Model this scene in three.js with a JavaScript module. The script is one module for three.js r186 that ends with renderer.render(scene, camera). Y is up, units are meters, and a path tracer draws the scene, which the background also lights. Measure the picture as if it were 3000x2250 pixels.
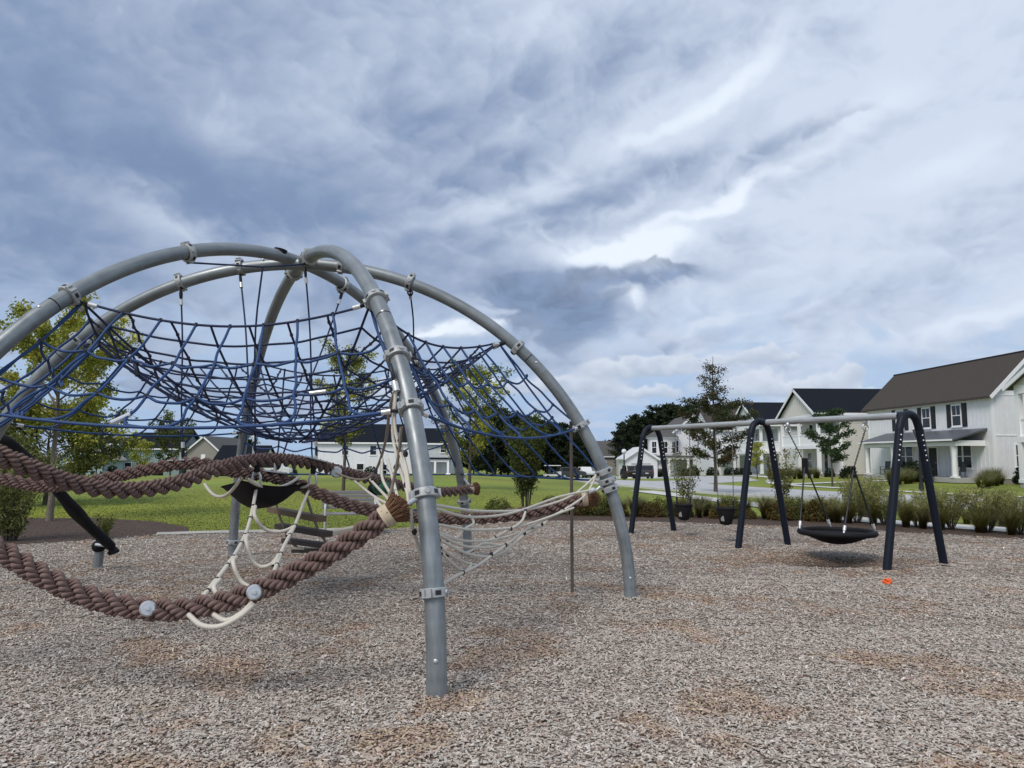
import * as THREE from 'three';
import { mergeGeometries } from 'three/addons/utils/BufferGeometryUtils.js';
import { RoundedBoxGeometry } from 'three/addons/geometries/RoundedBoxGeometry.js';
import { createNoise2D, createNoise3D } from 'simplex-noise';

// ---------- camera, sky, sun, exposure ----------
const scene = new THREE.Scene();
const CAM = { h: 1.5818, pitch: 0.1019, roll: 0.0057, f: 2123.8 };      // eye height in metres, tilts in radians, focal length for a 3000 x 2250 frame
const camera = new THREE.PerspectiveCamera(2 * Math.atan(1125 / CAM.f) * 180 / Math.PI, 4 / 3, 0.1, 1500);
camera.position.set(0, CAM.h, 0);
camera.rotation.set(CAM.pitch, 0, CAM.roll, 'XYZ');
scene.add(camera);
const renderer = new THREE.WebGLRenderer({ antialias: true });
renderer.setSize(1024, 768);
renderer.toneMapping = THREE.LinearToneMapping;
renderer.toneMappingExposure = 1.5;
renderer.shadowMap.enabled = true;

function mulberry(a) { return () => { a |= 0; a = a + 0x6D2B79F5 | 0; let t = Math.imul(a ^ a >>> 15, 1 | a); t = t + Math.imul(t ^ t >>> 7, 61 | t) ^ t; return ((t ^ t >>> 14) >>> 0) / 4294967296; }; }
const n2 = createNoise2D(mulberry(11)), n3 = createNoise3D(mulberry(23));
const clamp = (x, a = 0, b = 1) => Math.min(b, Math.max(a, x)), lerp = (a, b, t) => a + (b - a) * t;
const smooth = (a, b, x) => { const t = clamp((x - a) / (b - a)); return t * t * (3 - 2 * t); };
function fbm2(x, y, o) { let s = 0, a = 0.5, f = 1; for (let i = 0; i < o; i++) { s += a * n2(x * f, y * f); a *= 0.5; f *= 2.07; } return s; }
function fbm3(x, y, z, o) { let s = 0, a = 0.5, f = 1; for (let i = 0; i < o; i++) { s += a * n3(x * f, y * f, z * f); a *= 0.5; f *= 2.07; } return s; }

// the pixel (of the 3000 x 2250 frame) and the forward distance of a measured point -> where it stands
function rayOf(px, py) {
  let u = px - 1500, v = py - 1125; const cr = Math.cos(CAM.roll), sr = Math.sin(CAM.roll);
  [u, v] = [u * cr + v * sr, -u * sr + v * cr];
  const x = u / CAM.f, y = -v / CAM.f, c = Math.cos(CAM.pitch), s = Math.sin(CAM.pitch);
  return [x, y * c + s, c - y * s];
}
const V = (x, y, f) => new THREE.Vector3(x, y, -f);
function at(px, py, f) { const d = rayOf(px, py), k = f / d[2]; return V(d[0] * k, CAM.h + d[1] * k, f); }
function toPx(p) {
  const c = Math.cos(CAM.pitch), s = Math.sin(CAM.pitch), Y = p.y - CAM.h, Z = -p.z, zc = Z * c + Y * s, yc = Y * c - Z * s;
  const u = CAM.f * p.x / zc, v = -CAM.f * yc / zc, cr = Math.cos(CAM.roll), sr = Math.sin(CAM.roll);
  return [1500 + u * cr - v * sr, 1125 + u * sr + v * cr];
}

// ---------- sky: a broken overcast; high veil, a grey-blue lower deck, cumulus near the horizon ----------
// each cloud: azimuth, elevation (degrees, 0 = straight ahead), half width, half height, tilt (degrees), amount
const dark = [
  [-32.8, 24.1, 18.14, 9.52, 5, 0.35], [-21.3, 19.3, 13.07, 2.76, -8, 0.6], [-24.7, 19.3, 7.35, 2.21, -25, 0.25], [-12.4, 18.2, 11.07, 1.58, -3, 0.25], [-31.2, 14.6, 11.54, 3.69, 0, 0.3], [-34.4, 18.9, 7.79, 6.68, 0, 0.3], [-21.8, 29.0, 15.03, 3.51, 6, 0.3], [-4.3, 23.9, 11.3, 3.23, 8, 0.4], [9.7, 30.4, 11.17, 2.93, 20, 0.55], [17.8, 31.3, 7.71, 2.05, 20, 0.4], [-0.1, 28.2, 10.79, 4.05, 15, 0.4], [-1.5, 20.7, 8.09, 1.62, 8, 0.35], [8.2, 20.6, 8.81, 1.6, 16, 0.65], [14.2, 21.9, 3.4, 1.57, 25, 0.6], [4.1, 19.7, 7.53, 1.35, 12, 0.5], [23.7, 22.3, 8.4, 1.85, 20, 0.75], [19.5, 21.6, 4.07, 1.02, 30, 0.6], [27.4, 22.3, 5.51, 0.6, 15, 0.5], [0.2, 23.2, 2.97, 1.48, -5, 0.55], [-3.7, 21.2, 1.62, 0.81, 0, 0.35], [12.2, 14.4, 3.43, 0.92, -5, 1.0], [7.6, 14.3, 5.08, 0.75, 3, 0.9], [3.0, 12.2, 5.93, 2.69, 0, 1.0], [-0.6, 13.2, 3.24, 1.89, -20, 0.6], [5.4, 10.5, 2.69, 1.61, 40, 0.6], [7.9, 12.9, 1.6, 0.67, 10, 0.5], [9.5, 11.8, 6.65, 1.06, 5, 0.2], [-0.0, 7.6, 7.55, 1.08, 0, 0.3], [-8.2, 13.6, 10.15, 1.87, -6, 0.3], [-12.2, 11.6, 7.91, 1.58, 0, 0.25], [-29.9, 11.3, 9.35, 1.87, 0, 0.3], [-22.6, 5.1, 12.45, 1.25, 0, 0.15], [24.4, 11.2, 10.32, 1.23, 14, 0.28], [31.8, 8.5, 6.88, 1.38, 12, 0.28], [-6.9, 16.5, 8.03, 1.61, 10, 0.3], [22.7, 26.9, 8.71, 1.49, 15, 0.25]];
const light = [
  [-22.5, 23.6, 2.24, 1.5, -40, 0.42], [-15.3, 26.2, 4.68, 3.38, -20, 0.3], [-21.7, 26.6, 5.01, 3.01, 0, 0.12], [-27.2, 16.6, 5.28, 0.84, -20, 0.35], [-24.5, 15.8, 8.1, 1.47, -12, 0.3], [-7.0, 18.3, 8.84, 1.34, 12, 0.35], [-0.7, 24.7, 4.32, 1.21, 15, 0.5], [-2.3, 19.4, 6.74, 0.94, 12, 0.3], [13.7, 25.8, 9.44, 1.57, 20, 0.55], [20.3, 28.6, 6.58, 1.52, 25, 0.5], [11.0, 24.3, 7.94, 1.19, 20, 0.35], [12.3, 20.4, 5.27, 0.79, 18, 0.4], [18.2, 19.9, 7.69, 1.15, 18, 0.75], [15.6, 18.6, 5.2, 0.65, 15, 0.5], [26.1, 24.1, 7.99, 2.18, 15, 0.55], [32.5, 22.4, 6.83, 4.55, 10, 0.45], [30.2, 18.5, 9.32, 2.1, 15, 0.5], [21.1, 18.1, 7.55, 1.01, 10, 0.35], [10.3, 16.3, 5.84, 1.11, 3, 1.1], [5.4, 16.2, 4.3, 1.07, -5, 0.6], [9.2, 13.1, 2.4, 0.8, -25, 0.9], [5.4, 14.0, 1.61, 0.4, 0, 0.4], [-4.7, 10.1, 4.3, 0.54, 8, 1.0], [-1.9, 11.1, 2.43, 0.81, -25, 0.35], [-7.1, 9.5, 2.14, 0.37, 5, 0.6], [6.8, 9.2, 5.36, 1.07, 5, 0.3], [15.5, 10.4, 3.9, 0.52, 14, 0.5], [22.8, 11.1, 2.98, 0.5, 14, 0.4], [31.8, 9.2, 7.57, 0.92, 14, 0.6], [34.8, 11.1, 5.54, 1.77, 12, 0.35], [1.6, 21.2, 3.51, 0.81, 12, 0.35], [-28.7, 7.7, 6.15, 1.18, 0, 0.2], [-18.0, 8.7, 6.67, 1.54, 0, 0.2], [20.8, 8.7, 7.56, 1.01, 8, 0.1], [10.7, 7.5, 7.95, 0.8, 4, 0.25], [16.5, 31.5, 5.17, 1.03, 15, 0.3], [29.6, 27.7, 9.38, 1.41, 12, 0.3]];
const heaps = [
  [17.3, 5.3, 1.8, 0.77], [19.1, 5.8, 1.53, 1.02], [20.7, 5.2, 1.77, 0.76], [22.8, 5.3, 1.49, 0.65], [24.2, 5.6, 1.11, 0.79], [25.3, 6.2, 0.59, 0.98], [26.2, 4.8, 1.45, 0.58], [16.4, 7.4, 1.81, 0.41], [18.6, 7.7, 1.53, 0.51], [20.1, 8.1, 0.76, 0.71], [21.0, 7.5, 1.01, 0.35], [12.0, 7.1, 2.9, 0.79], [8.1, 7.0, 2.94, 0.91], [4.1, 5.7, 3.77, 0.81], [10.7, 5.1, 2.92, 0.58], [-4.1, 5.7, 4.04, 0.91], [-10.2, 5.0, 3.45, 0.9]];
const crisp = [  // nearer scraps of dark cloud with firmer edges
  [12.2, 14.4, 2.77, 0.69, -4, 1.0], [8.2, 14.2, 4.54, 0.53, 3, 0.95], [10.3, 14.6, 1.59, 0.69, 0, 0.6], [2.4, 12.0, 5.39, 2.16, 0, 1.1], [-0.3, 12.9, 2.97, 1.35, -25, 0.8], [5.2, 10.7, 2.15, 1.34, 35, 0.8], [3.8, 13.5, 2.96, 1.35, 10, 0.7], [8.3, 12.8, 1.33, 0.48, 10, 0.7], [0.3, 23.2, 2.2, 0.95, -10, 0.5], [12.6, 22.0, 3.6, 0.8, 22, 0.45], [22.0, 23.6, 5.0, 0.8, 20, 0.5], [26.0, 24.2, 3.6, 0.45, 14, 0.4], [-17, 20.2, 6, 1.5, -8, 0.3], [-4, 17.2, 4, 0.9, 6, 0.35]];
function blobs(list, a, e) {
  let s = 0;
  for (const [ba, be, w, h, tilt, amt] of list) {
    let da = a - ba; if (da > 180) da -= 360; if (da < -180) da += 360;
    if (Math.abs(da) > 2.4 * w + h || Math.abs(e - be) > 2.4 * h + w) continue;
    const t = tilt * Math.PI / 180, x = (da * Math.cos(t) + (e - be) * Math.sin(t)) / w, y = (-da * Math.sin(t) + (e - be) * Math.cos(t)) / h, q = x * x + y * y;
    if (q < 5) s += amt * Math.exp(-q * 1.1);
  }
  return s;
}
function skyAt(a, e, fine) {              // degrees -> linear radiance
  const ar = a * Math.PI / 180, er = e * Math.PI / 180, ce = Math.cos(er), x = Math.sin(ar) * ce, z = Math.cos(ar) * ce, y = Math.sin(er);
  const oct = fine ? 6 : 3;
  // the deck seen in perspective: streaks that close up towards the horizon
  const k = 1 / (y + 0.16), cx = x * k, cz = z * k;
  const w1 = fbm2(cx * 0.9 + 3.1, cz * 0.9 - 1.7, 3), w2 = fbm2(cx * 0.9 - 7.3, cz * 0.9 + 5.2, 3);
  const big = fbm2(cx * 0.62 + w1 * 0.9 + 9, cz * 0.62 + w2 * 0.9, oct);
  const fineN = fbm3(x * 7 + w1 * 0.7, y * 9 + w2 * 0.5, z * 7, oct), wisp = fbm3(x * 19 + fineN * 0.9, y * 26 + fineN * 0.7, z * 19, fine ? 5 : 2);
  const aw = a + 2.6 * fineN + 0.55 * wisp, ew = e + 1.25 * fbm3(x * 6.5 + 5, y * 11 + 2, z * 6.5 + 9, oct) + 0.4 * wisp;
  // what lies outside the measured part goes on as the same broken deck
  const win = smooth(52, 36, Math.abs(a)) * smooth(46, 34, e);
  const d0 = win > 0 ? blobs(dark, aw, ew) * win : 0, l0 = win > 0 ? blobs(light, aw, ew) * win : 0;
  const general = smooth(-0.35, 0.45, big);
  const side = lerp(smooth(20, -14, a + (e - 14) * 0.35), 0.55, smooth(30, 80, Math.abs(a) - 10));          // the deck is thicker to the left
  const rough = lerp(1, 0.72, side);
  let deck = lerp(0.22 + 0.30 * general, 0.16 + 0.30 * side + 0.10 * general, win) + 0.42 * d0 - 0.5 * l0 + rough * (0.22 * fineN + 0.19 * wisp) + 0.10 * fbm3(x * 3.2 + 2, y * 6 + w1, z * 3.2, oct);
  deck = clamp(deck);
  const veil = [0.625, 0.705, 0.84], thick = [0.192, 0.272, 0.438], blue = [0.36, 0.51, 0.73];
  const glow = 0.20 * smooth(0.5, 1.15, l0);
  const r = []; const m = smooth(-0.12, 1.05, deck);
  const low = smooth(15, 4, e) * smooth(0.3, -0.2, fineN + 0.3 * big) * (1 - smooth(0.15, 0.5, l0)) * 0.8;
  for (let i = 0; i < 3; i++) { let c = lerp(veil[i], thick[i], m); c = lerp(c, blue[i], low * (1 - 0.8 * smooth(0.3, 0.8, d0))); c += glow * [0.92, 0.88, 0.72][i]; r.push(c); }
  if (win > 0) { const q = blobs(crisp, a + 1.5 * fineN + 1.1 * wisp, e + 0.9 * fineN + 0.8 * wisp) * win, cov = smooth(0.22, 0.85, q + 0.34 * wisp + 0.30 * fineN) * 0.6, tone = 0.95 + 0.55 * wisp; for (let i = 0; i < 3; i++) r[i] = lerp(r[i], [0.215, 0.288, 0.425][i] * tone, cov); }
  // cumulus: bright rounded tops, greyer flat bases
  if (win > 0 && e < 9) {
    const pu = 0.55 * fbm3(x * 26, y * 34, z * 26, fine ? 4 : 2); let s = 0, top = 0;
    for (const [ba, be, w, h] of heaps) { const q = ((a + pu * 1.6 - ba) / w) ** 2 + ((e + pu - be) / (e + pu > be ? h : h * 0.8)) ** 2; const g = Math.exp(-q * 1.2); s += g; top += g * clamp(0.5 + 0.55 * (e - be) / h + pu); }
    const cov = smooth(0.2, 0.46, s), t = clamp(top / Math.max(s, 1e-3));
    for (let i = 0; i < 3; i++) r[i] = lerp(r[i], lerp([0.40, 0.475, 0.60][i], [0.66, 0.72, 0.82][i], t), cov * win * 0.85);
  }
  return r.map(v => v * 0.71);
}
{
  const W = 4096, H = 2048, data = new Float32Array(W * H * 4);
  const put = (i, j, c) => { const k = (j * W + i) * 4; data[k] = c[0]; data[k + 1] = c[1]; data[k + 2] = c[2]; data[k + 3] = 1; };
  // equirectangular: u = 0.5 is +x ... three's direction for (u, v): azimuth atan2(z, x) = (u - 0.5) * 2 pi, so straight ahead (-z) is u = 0.25
  const dirA = i => { let a = ((i + 0.5) / W - 0.25) * 360; if (a > 180) a -= 360; return a; }, dirE = j => ((j + 0.5) / H - 0.5) * 180;
  for (let j = 0; j < H; j++) {
    const e = dirE(j);
    if (e < -0.5) { for (let i = 0; i < W; i++) put(i, j, [0.115, 0.11, 0.085]); continue; }
    const step = 8;
    for (let i = 0; i < W; i += step) {
      const a0 = dirA(i + 3.5);
      if (Math.abs(a0) < 40 && e < 36) { for (let q = 0; q < step; q++) put(i + q, j, skyAt(dirA(i + q), Math.max(e, 0), true)); }
      else if (j % 4 === 0) { const c = skyAt(a0, Math.max(e, 0), false); for (let q = 0; q < step; q++) put(i + q, j, c); }
      else for (let q = 0; q < step; q++) { const k = ((j - 1) * W + i + q) * 4; put(i + q, j, [data[k] || 0.2, data[k + 1] || 0.26, data[k + 2] || 0.35]); }
    }
  }
  const t = new THREE.DataTexture(data, W, H, THREE.RGBAFormat, THREE.FloatType);
  t.mapping = THREE.EquirectangularReflectionMapping; t.magFilter = t.minFilter = THREE.LinearFilter; t.colorSpace = THREE.LinearSRGBColorSpace; t.needsUpdate = true;
  scene.background = t; scene.environment = t;
}
const sun = new THREE.DirectionalLight(0xfff6ec, 1.5);      // the veiled sun, high and behind the left shoulder, very soft
sun.position.set(-30, 62, 34); sun.target.position.set(0, 0, -12); sun.castShadow = true; sun.shadow.radius = 45;
Object.assign(sun.shadow.camera, { left: -60, right: 60, top: 60, bottom: -60, near: 1, far: 220 }); sun.shadow.mapSize.set(2048, 2048);
scene.add(sun, sun.target);

// ---------- helpers ----------
const taken = {};
function numbered(name) { const n = taken[name] = (taken[name] ?? -1) + 1; return n ? `${name}_${String(n).padStart(3, '0')}` : name; }
function shade(o) { o.traverse(m => { if (m.isMesh) { m.castShadow = true; m.receiveShadow = true; } }); return o; }
function tag(o, label, category, group) { o.userData.label = label; o.userData.category = category; if (group) o.userData.group = group; return o; }
function thing(name, label, category, pos, turn = 0, group) {
  const o = new THREE.Group(); o.name = numbered(name); if (pos) o.position.copy(pos); o.rotation.y = turn; scene.add(o); return tag(o, label, category, group);
}
function part(name, geo, mat, parent) {
  if (Array.isArray(geo)) geo = merge(geo);
  const m = new THREE.Mesh(geo, mat); m.name = name; m.castShadow = m.receiveShadow = true; parent.add(m); return m;
}
function structure(name, geo, mat) { const m = part(numbered(name), geo, mat, scene); m.userData.kind = 'structure'; return m; }
function group(name, parent) { const g = new THREE.Group(); g.name = name; parent.add(g); return g; }
function merge(list) {
  list = list.map(g => { const h = g.index ? g.toNonIndexed() : g; for (const k of Object.keys(h.attributes)) if (!['position', 'normal', 'uv', 'color'].includes(k)) h.deleteAttribute(k); return h; });
  const col = list.some(g => g.attributes.color), uv = list.every(g => g.attributes.uv);
  for (const g of list) { if (!uv) g.deleteAttribute('uv'); if (col && !g.attributes.color) g.setAttribute('color', new THREE.BufferAttribute(new Float32Array(g.attributes.position.count * 3).fill(1), 3)); }
  return list.length === 1 ? list[0] : mergeGeometries(list);
}
const box = (x0, x1, y0, y1, z0, z1) => new THREE.BoxGeometry(x1 - x0, y1 - y0, z1 - z0).translate((x0 + x1) / 2, (y0 + y1) / 2, (z0 + z1) / 2);
function rbox(x0, x1, y0, y1, z0, z1, r = 0.01) { return new RoundedBoxGeometry(x1 - x0, y1 - y0, z1 - z0, 2, r).translate((x0 + x1) / 2, (y0 + y1) / 2, (z0 + z1) / 2); }
const UPV = new THREE.Vector3(0, 1, 0);
function bar(p, q, r, seg = 10, r2 = r) {       // a round bar from p to q
  const d = q.clone().sub(p), L = d.length(); const g = new THREE.CylinderGeometry(r2, r, L, seg).translate(0, L / 2, 0);
  g.applyQuaternion(new THREE.Quaternion().setFromUnitVectors(UPV, d.normalize())); return g.translate(p.x, p.y, p.z);
}
function beam(p, q, w, h) {                      // a rectangular bar from p to q, w across, h upright
  const d = q.clone().sub(p), L = d.length(), m = new THREE.Matrix4(), z = d.clone().normalize(), x = new THREE.Vector3().crossVectors(UPV, z).normalize(), y = new THREE.Vector3().crossVectors(z, x);
  const g = new THREE.BoxGeometry(w, h, L); m.makeBasis(x, y, z).setPosition(p.clone().add(q).multiplyScalar(0.5)); return g.applyMatrix4(m);
}
const curve = pts => new THREE.CatmullRomCurve3(pts, false, 'centripetal');
function tube(pts, r, seg, rad = 6) { const c = pts.getPointAt ? pts : curve(pts); return new THREE.TubeGeometry(c, seg ?? Math.max(4, (pts.length || 8) * 4), r, rad, false); }
function sagged(p, q, sag, n = 10) { const o = []; for (let i = 0; i <= n; i++) { const t = i / n; const v = p.clone().lerp(q, t); v.y -= sag * 4 * t * (1 - t); o.push(v); } return o; }
function aligned(geo, p, dir) { return geo.applyQuaternion(new THREE.Quaternion().setFromUnitVectors(UPV, dir.clone().normalize())).translate(p.x, p.y, p.z); }
function colored(g, c) { const n = g.attributes.position.count, a = new Float32Array(n * 3); for (let i = 0; i < n; i++) a.set(c, i * 3); g.setAttribute('color', new THREE.BufferAttribute(a, 3)); return g; }
const rgb = (r, g, b) => new THREE.Color().setRGB(r, g, b);
function tex(w, h, fn, srgb = false, repeat) {
  const d = new Uint8Array(w * h * 4); for (let j = 0; j < h; j++) for (let i = 0; i < w; i++) { const c = fn(i, j), k = (j * w + i) * 4; d[k] = c[0]; d[k + 1] = c[1]; d[k + 2] = c[2]; d[k + 3] = 255; }
  const t = new THREE.DataTexture(d, w, h); t.magFilter = THREE.LinearFilter; t.minFilter = THREE.LinearMipmapLinearFilter; t.generateMipmaps = true; t.wrapS = t.wrapT = THREE.RepeatWrapping; if (srgb) t.colorSpace = THREE.SRGBColorSpace; if (repeat) t.repeat.set(...repeat); t.needsUpdate = true; return t;
}
function wrapN(i, j, n, f, o, seed = 0) {          // noise that repeats every n pixels
  const a = i / n * 2 * Math.PI, b = j / n * 2 * Math.PI, R = f / (2 * Math.PI); let s = 0, amp = 0.5, q = R;
  for (let k = 0; k < o; k++) { s += amp * (n3(Math.cos(a) * q + seed, Math.sin(a) * q, Math.cos(b) * q + 7 * seed) + n3(Math.sin(b) * q, Math.cos(a) * q + 3 + seed, Math.sin(a) * q)) * 0.6; amp *= 0.5; q *= 2; } return s;
}
const std = (color, roughness = 0.8, more = {}) => new THREE.MeshStandardMaterial({ color, roughness, ...more });

// ---------- materials ----------
const galvT = tex(256, 256, (i, j) => { const s = wrapN(i, j, 256, 9, 4, 1), st = wrapN(i, 0, 256, 30, 2, 4); const v = clamp(0.80 + 0.30 * s + 0.17 * st + 0.05 * n2(i * 0.9, j * 0.9)); return [255 * v, 255 * clamp(v * 1.005), 255 * clamp(v * 1.01)]; });
const galvR = tex(256, 256, (i, j) => { const s = wrapN(i, j, 256, 13, 4, 6), v = clamp(0.62 + 0.3 * s); return [255 * v, 255 * v, 255 * v]; });
const M = {
  galv: std(rgb(0.30, 0.33, 0.343), 0.7, { metalness: 0.45, map: galvT, roughnessMap: galvR }),
  cast: std(rgb(0.50, 0.52, 0.52), 0.55, { metalness: 0.35, map: galvT }),
  zinc: std(rgb(0.62, 0.64, 0.65), 0.35, { metalness: 0.6 }),
  blackRubber: new THREE.MeshPhysicalMaterial({ color: rgb(0.010, 0.010, 0.012), roughness: 0.7, specularIntensity: 0.45 }),
  blue: std(rgb(0.010, 0.05, 0.165), 0.6), blueDark: std(rgb(0.008, 0.019, 0.068), 0.65),
  white: std(rgb(0.62, 0.58, 0.50), 0.75), dirty: std(rgb(0.27, 0.225, 0.185), 0.85),
  knot: std(rgb(0.022, 0.022, 0.026), 0.5), ferrule: std(rgb(0.72, 0.73, 0.73), 0.35, { metalness: 0.5 }),
  ropeCream: std(rgb(0.52, 0.44, 0.31), 0.8), tuft: std(rgb(0.155, 0.08, 0.042), 0.95),
  navy: new THREE.MeshPhysicalMaterial({ color: rgb(0.008, 0.0115, 0.021), roughness: 0.5, specularIntensity: 0.45 }), black: std(rgb(0.012, 0.012, 0.014), 0.45),
  rust: std(rgb(0.16, 0.135, 0.115), 0.75, { metalness: 0.3, map: galvT }),
  green: std(rgb(0.01, 0.11, 0.05), 0.4), red: std(rgb(0.20, 0.012, 0.016), 0.5), orange: std(rgb(0.85, 0.15, 0.03), 0.6),
};

// ---------- ground ----------
const fallAt = (x, f) => lerp(-1.6 * smooth(65, 140, f), -1.7 * smooth(48, 130, f), smooth(25, 16, x));                        // the land drops gently beyond the street
const ground = (px, py) => { const d = rayOf(px, py); let k = -CAM.h / d[1]; for (let i = 0; i < 12; i++) k = (fallAt(k * d[0], k * d[2]) - CAM.h) / d[1]; return V(d[0] * k, fallAt(k * d[0], k * d[2]), k * d[2]); };
const mounds = (x, f) => 0.55 * smooth(17, 40, f) * smooth(95, 55, f) * smooth(4, -6, x) * (0.5 + 0.5 * Math.sin(x * 0.09 + 1.2));
const worn = (x, f) => Math.exp(-((x - 5.0) ** 2 / 0.62 + (f - 11.42 - 0.12 * (x - 5)) ** 2 / 0.16));         // bare damp fines kicked open under the basket
const landY = (x, f) => fallAt(x, f) + (f > 17 ? mounds(x, f) : f > 10 && f < 13 && x > 3 && x < 7 ? -0.10 * worn(x, f) : 0);

function sheet(outline, lift, step, colorAt, uvScale = 1) {          // a flat sheet inside an outline of [x, f], finely divided where colour varies
  const xs = outline.map(p => p[0]), fs = outline.map(p => p[1]), x0 = Math.min(...xs), x1 = Math.max(...xs), f0 = Math.min(...fs), f1 = Math.max(...fs);
  const shp = new THREE.Shape(outline.map(p => new THREE.Vector2(p[0], p[1]))); let g = new THREE.ShapeGeometry(shp, 1);
  let pos = g.attributes.position, idx = g.index.array, tri = [];
  for (let k = 0; k < idx.length; k += 3) tri.push([0, 1, 2].map(q => [pos.getX(idx[k + q]), pos.getY(idx[k + q])]));
  for (let guard = 0; step && guard < 16; guard++) {
    let more = false; const out = [];
    for (const t of tri) {
      const L = [0, 1, 2].map(q => Math.hypot(t[q][0] - t[(q + 1) % 3][0], t[q][1] - t[(q + 1) % 3][1])), m = L.indexOf(Math.max(...L));
      if (L[m] > step) { more = true; const a = t[m], b = t[(m + 1) % 3], c = t[(m + 2) % 3], h = [(a[0] + b[0]) / 2, (a[1] + b[1]) / 2]; out.push([a, h, c], [h, b, c]); } else out.push(t);
    }
    tri = out; if (!more || tri.length > 250000) break;
  }
  const P = new Float32Array(tri.length * 9), U = new Float32Array(tri.length * 6), C = colorAt && new Float32Array(tri.length * 9);
  tri.forEach((t, k) => t.forEach((v, q) => { P.set([v[0], landY(v[0], v[1]) + lift, -v[1]], k * 9 + q * 3); U.set([v[0] * uvScale, v[1] * uvScale], k * 6 + q * 2); if (C) C.set(colorAt(v[0], v[1]), k * 9 + q * 3); }));
  g = new THREE.BufferGeometry(); g.setAttribute('position', new THREE.BufferAttribute(P, 3)); g.setAttribute('uv', new THREE.BufferAttribute(U, 2)); if (C) g.setAttribute('color', new THREE.BufferAttribute(C, 3));
  // shapes come out wound upwards or downwards: turn them all up
  const a = new THREE.Vector3().fromArray(P, 0), b = new THREE.Vector3().fromArray(P, 3), c = new THREE.Vector3().fromArray(P, 6);
  if (b.sub(a).cross(c.sub(a)).y < 0) for (let k = 0; k < tri.length; k++) for (const [arr, w] of [[P, 3], [U, 2], [C, 3]]) { if (!arr) continue; for (let q = 0; q < w; q++) { const i = k * 3 * w + w + q, j = k * 3 * w + 2 * w + q; [arr[i], arr[j]] = [arr[j], arr[i]]; } }
  g.computeVertexNormals(); return g;
}
// lawn and far land: one sheet to beyond the houses, divided along the view
const grassT = tex(512, 512, (i, j) => { const s = wrapN(i, j, 512, 14, 5, 2), q = wrapN(i, j, 512, 60, 2, 9), v = clamp(0.78 + 0.24 * s + 0.26 * q + 0.12 * n2(i * 1.7, j * 1.7)); return [255 * clamp(v * 1.02), 255 * v, 255 * clamp(v * 0.75)]; });
const grassM = std(rgb(0.27, 0.335, 0.058), 0.95, { map: grassT, bumpMap: grassT, bumpScale: 0.02, vertexColors: true });
{
  const P = [], U = [], C = [], I = [], xs = [], fs = []; for (let x = -320; x <= 320; x += Math.abs(x) < 40 ? 2 : 10) xs.push(x); for (let f = -60; f <= 620; f += f < 4 ? 8 : f < 70 ? 1 : f < 160 ? 5 : 40) fs.push(f);
  for (const f of fs) for (const x of xs) { const v = 0.84 + 0.34 * fbm2(x * 0.045, f * 0.06, 3) + 0.16 * fbm2(x * 0.3, f * 0.3, 2); P.push(x, landY(x, f) - (x >= 2 && x <= 8 && f > 9 && f < 14 ? 0.25 : 0), -f); U.push(x / 3.1, f / 3.1); C.push(v * (1 + 0.14 * n2(x * 0.07, f * 0.05)), v, v * 0.8); }
  for (let j = 0; j < fs.length - 1; j++) for (let i = 0; i < xs.length - 1; i++) { const a = j * xs.length + i, b = a + 1, c = a + xs.length, d = c + 1; I.push(a, b, c, b, d, c); }
  const g = new THREE.BufferGeometry(); g.setAttribute('position', new THREE.Float32BufferAttribute(P, 3)); g.setAttribute('uv', new THREE.Float32BufferAttribute(U, 2)); g.setAttribute('color', new THREE.Float32BufferAttribute(C, 3)); g.setIndex(I); g.computeVertexNormals();
  structure('lawn', g, grassM);
}
// wood-chip surfacing: a dark bed of fines under loose chips
const playOutline = [[-20, -4], [26, -4], [26, 6.5], [20, 9.5], [13.5, 12.9], [10.35, 15], [7.3, 17.2], [4.3, 18.3], [2.2, 18.9], [0.4, 18.7], [-1.2, 17.6], [-2.6, 16.4], [-4.2, 15.7], [-6.2, 15.25], [-7.4, 14.6], [-8.2, 13.4], [-9.4, 12.5], [-12, 11.7], [-20, 11]];
const brown = (x, f) => { const p = fbm2(x * 0.55 + 4, f * 0.55 - 2, 4), q = fbm2(x * 1.6 - 3, f * 1.6 + 8, 3); return smooth(0.04, 0.56, p + 0.6 * q + 0.85 * Math.exp(-((x - 5.1) ** 2 / 1.9 + (f - 11.55) ** 2 / 0.45)) + 0.12 * Math.exp(-((x + 0.3) ** 2 + (f - 4.8) ** 2) / 0.5)); };
const chipColor = (x, f, r) => {
  const b = brown(x, f), t = r(), w = worn(x, f); let c = t < 0.10 ? [0.20, 0.165, 0.135] : t < 0.22 ? [0.62, 0.57, 0.505] : t < 0.28 ? [0.35, 0.245, 0.185] : [0.482, 0.43, 0.374];
  const k = (0.74 + 0.5 * r()) * (1 - 0.45 * w), red = [0.90, 0.735, 0.60]; return c.map((v, i) => v * k * lerp(1, red[i], b * (0.45 + 0.55 * r())));
};
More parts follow.
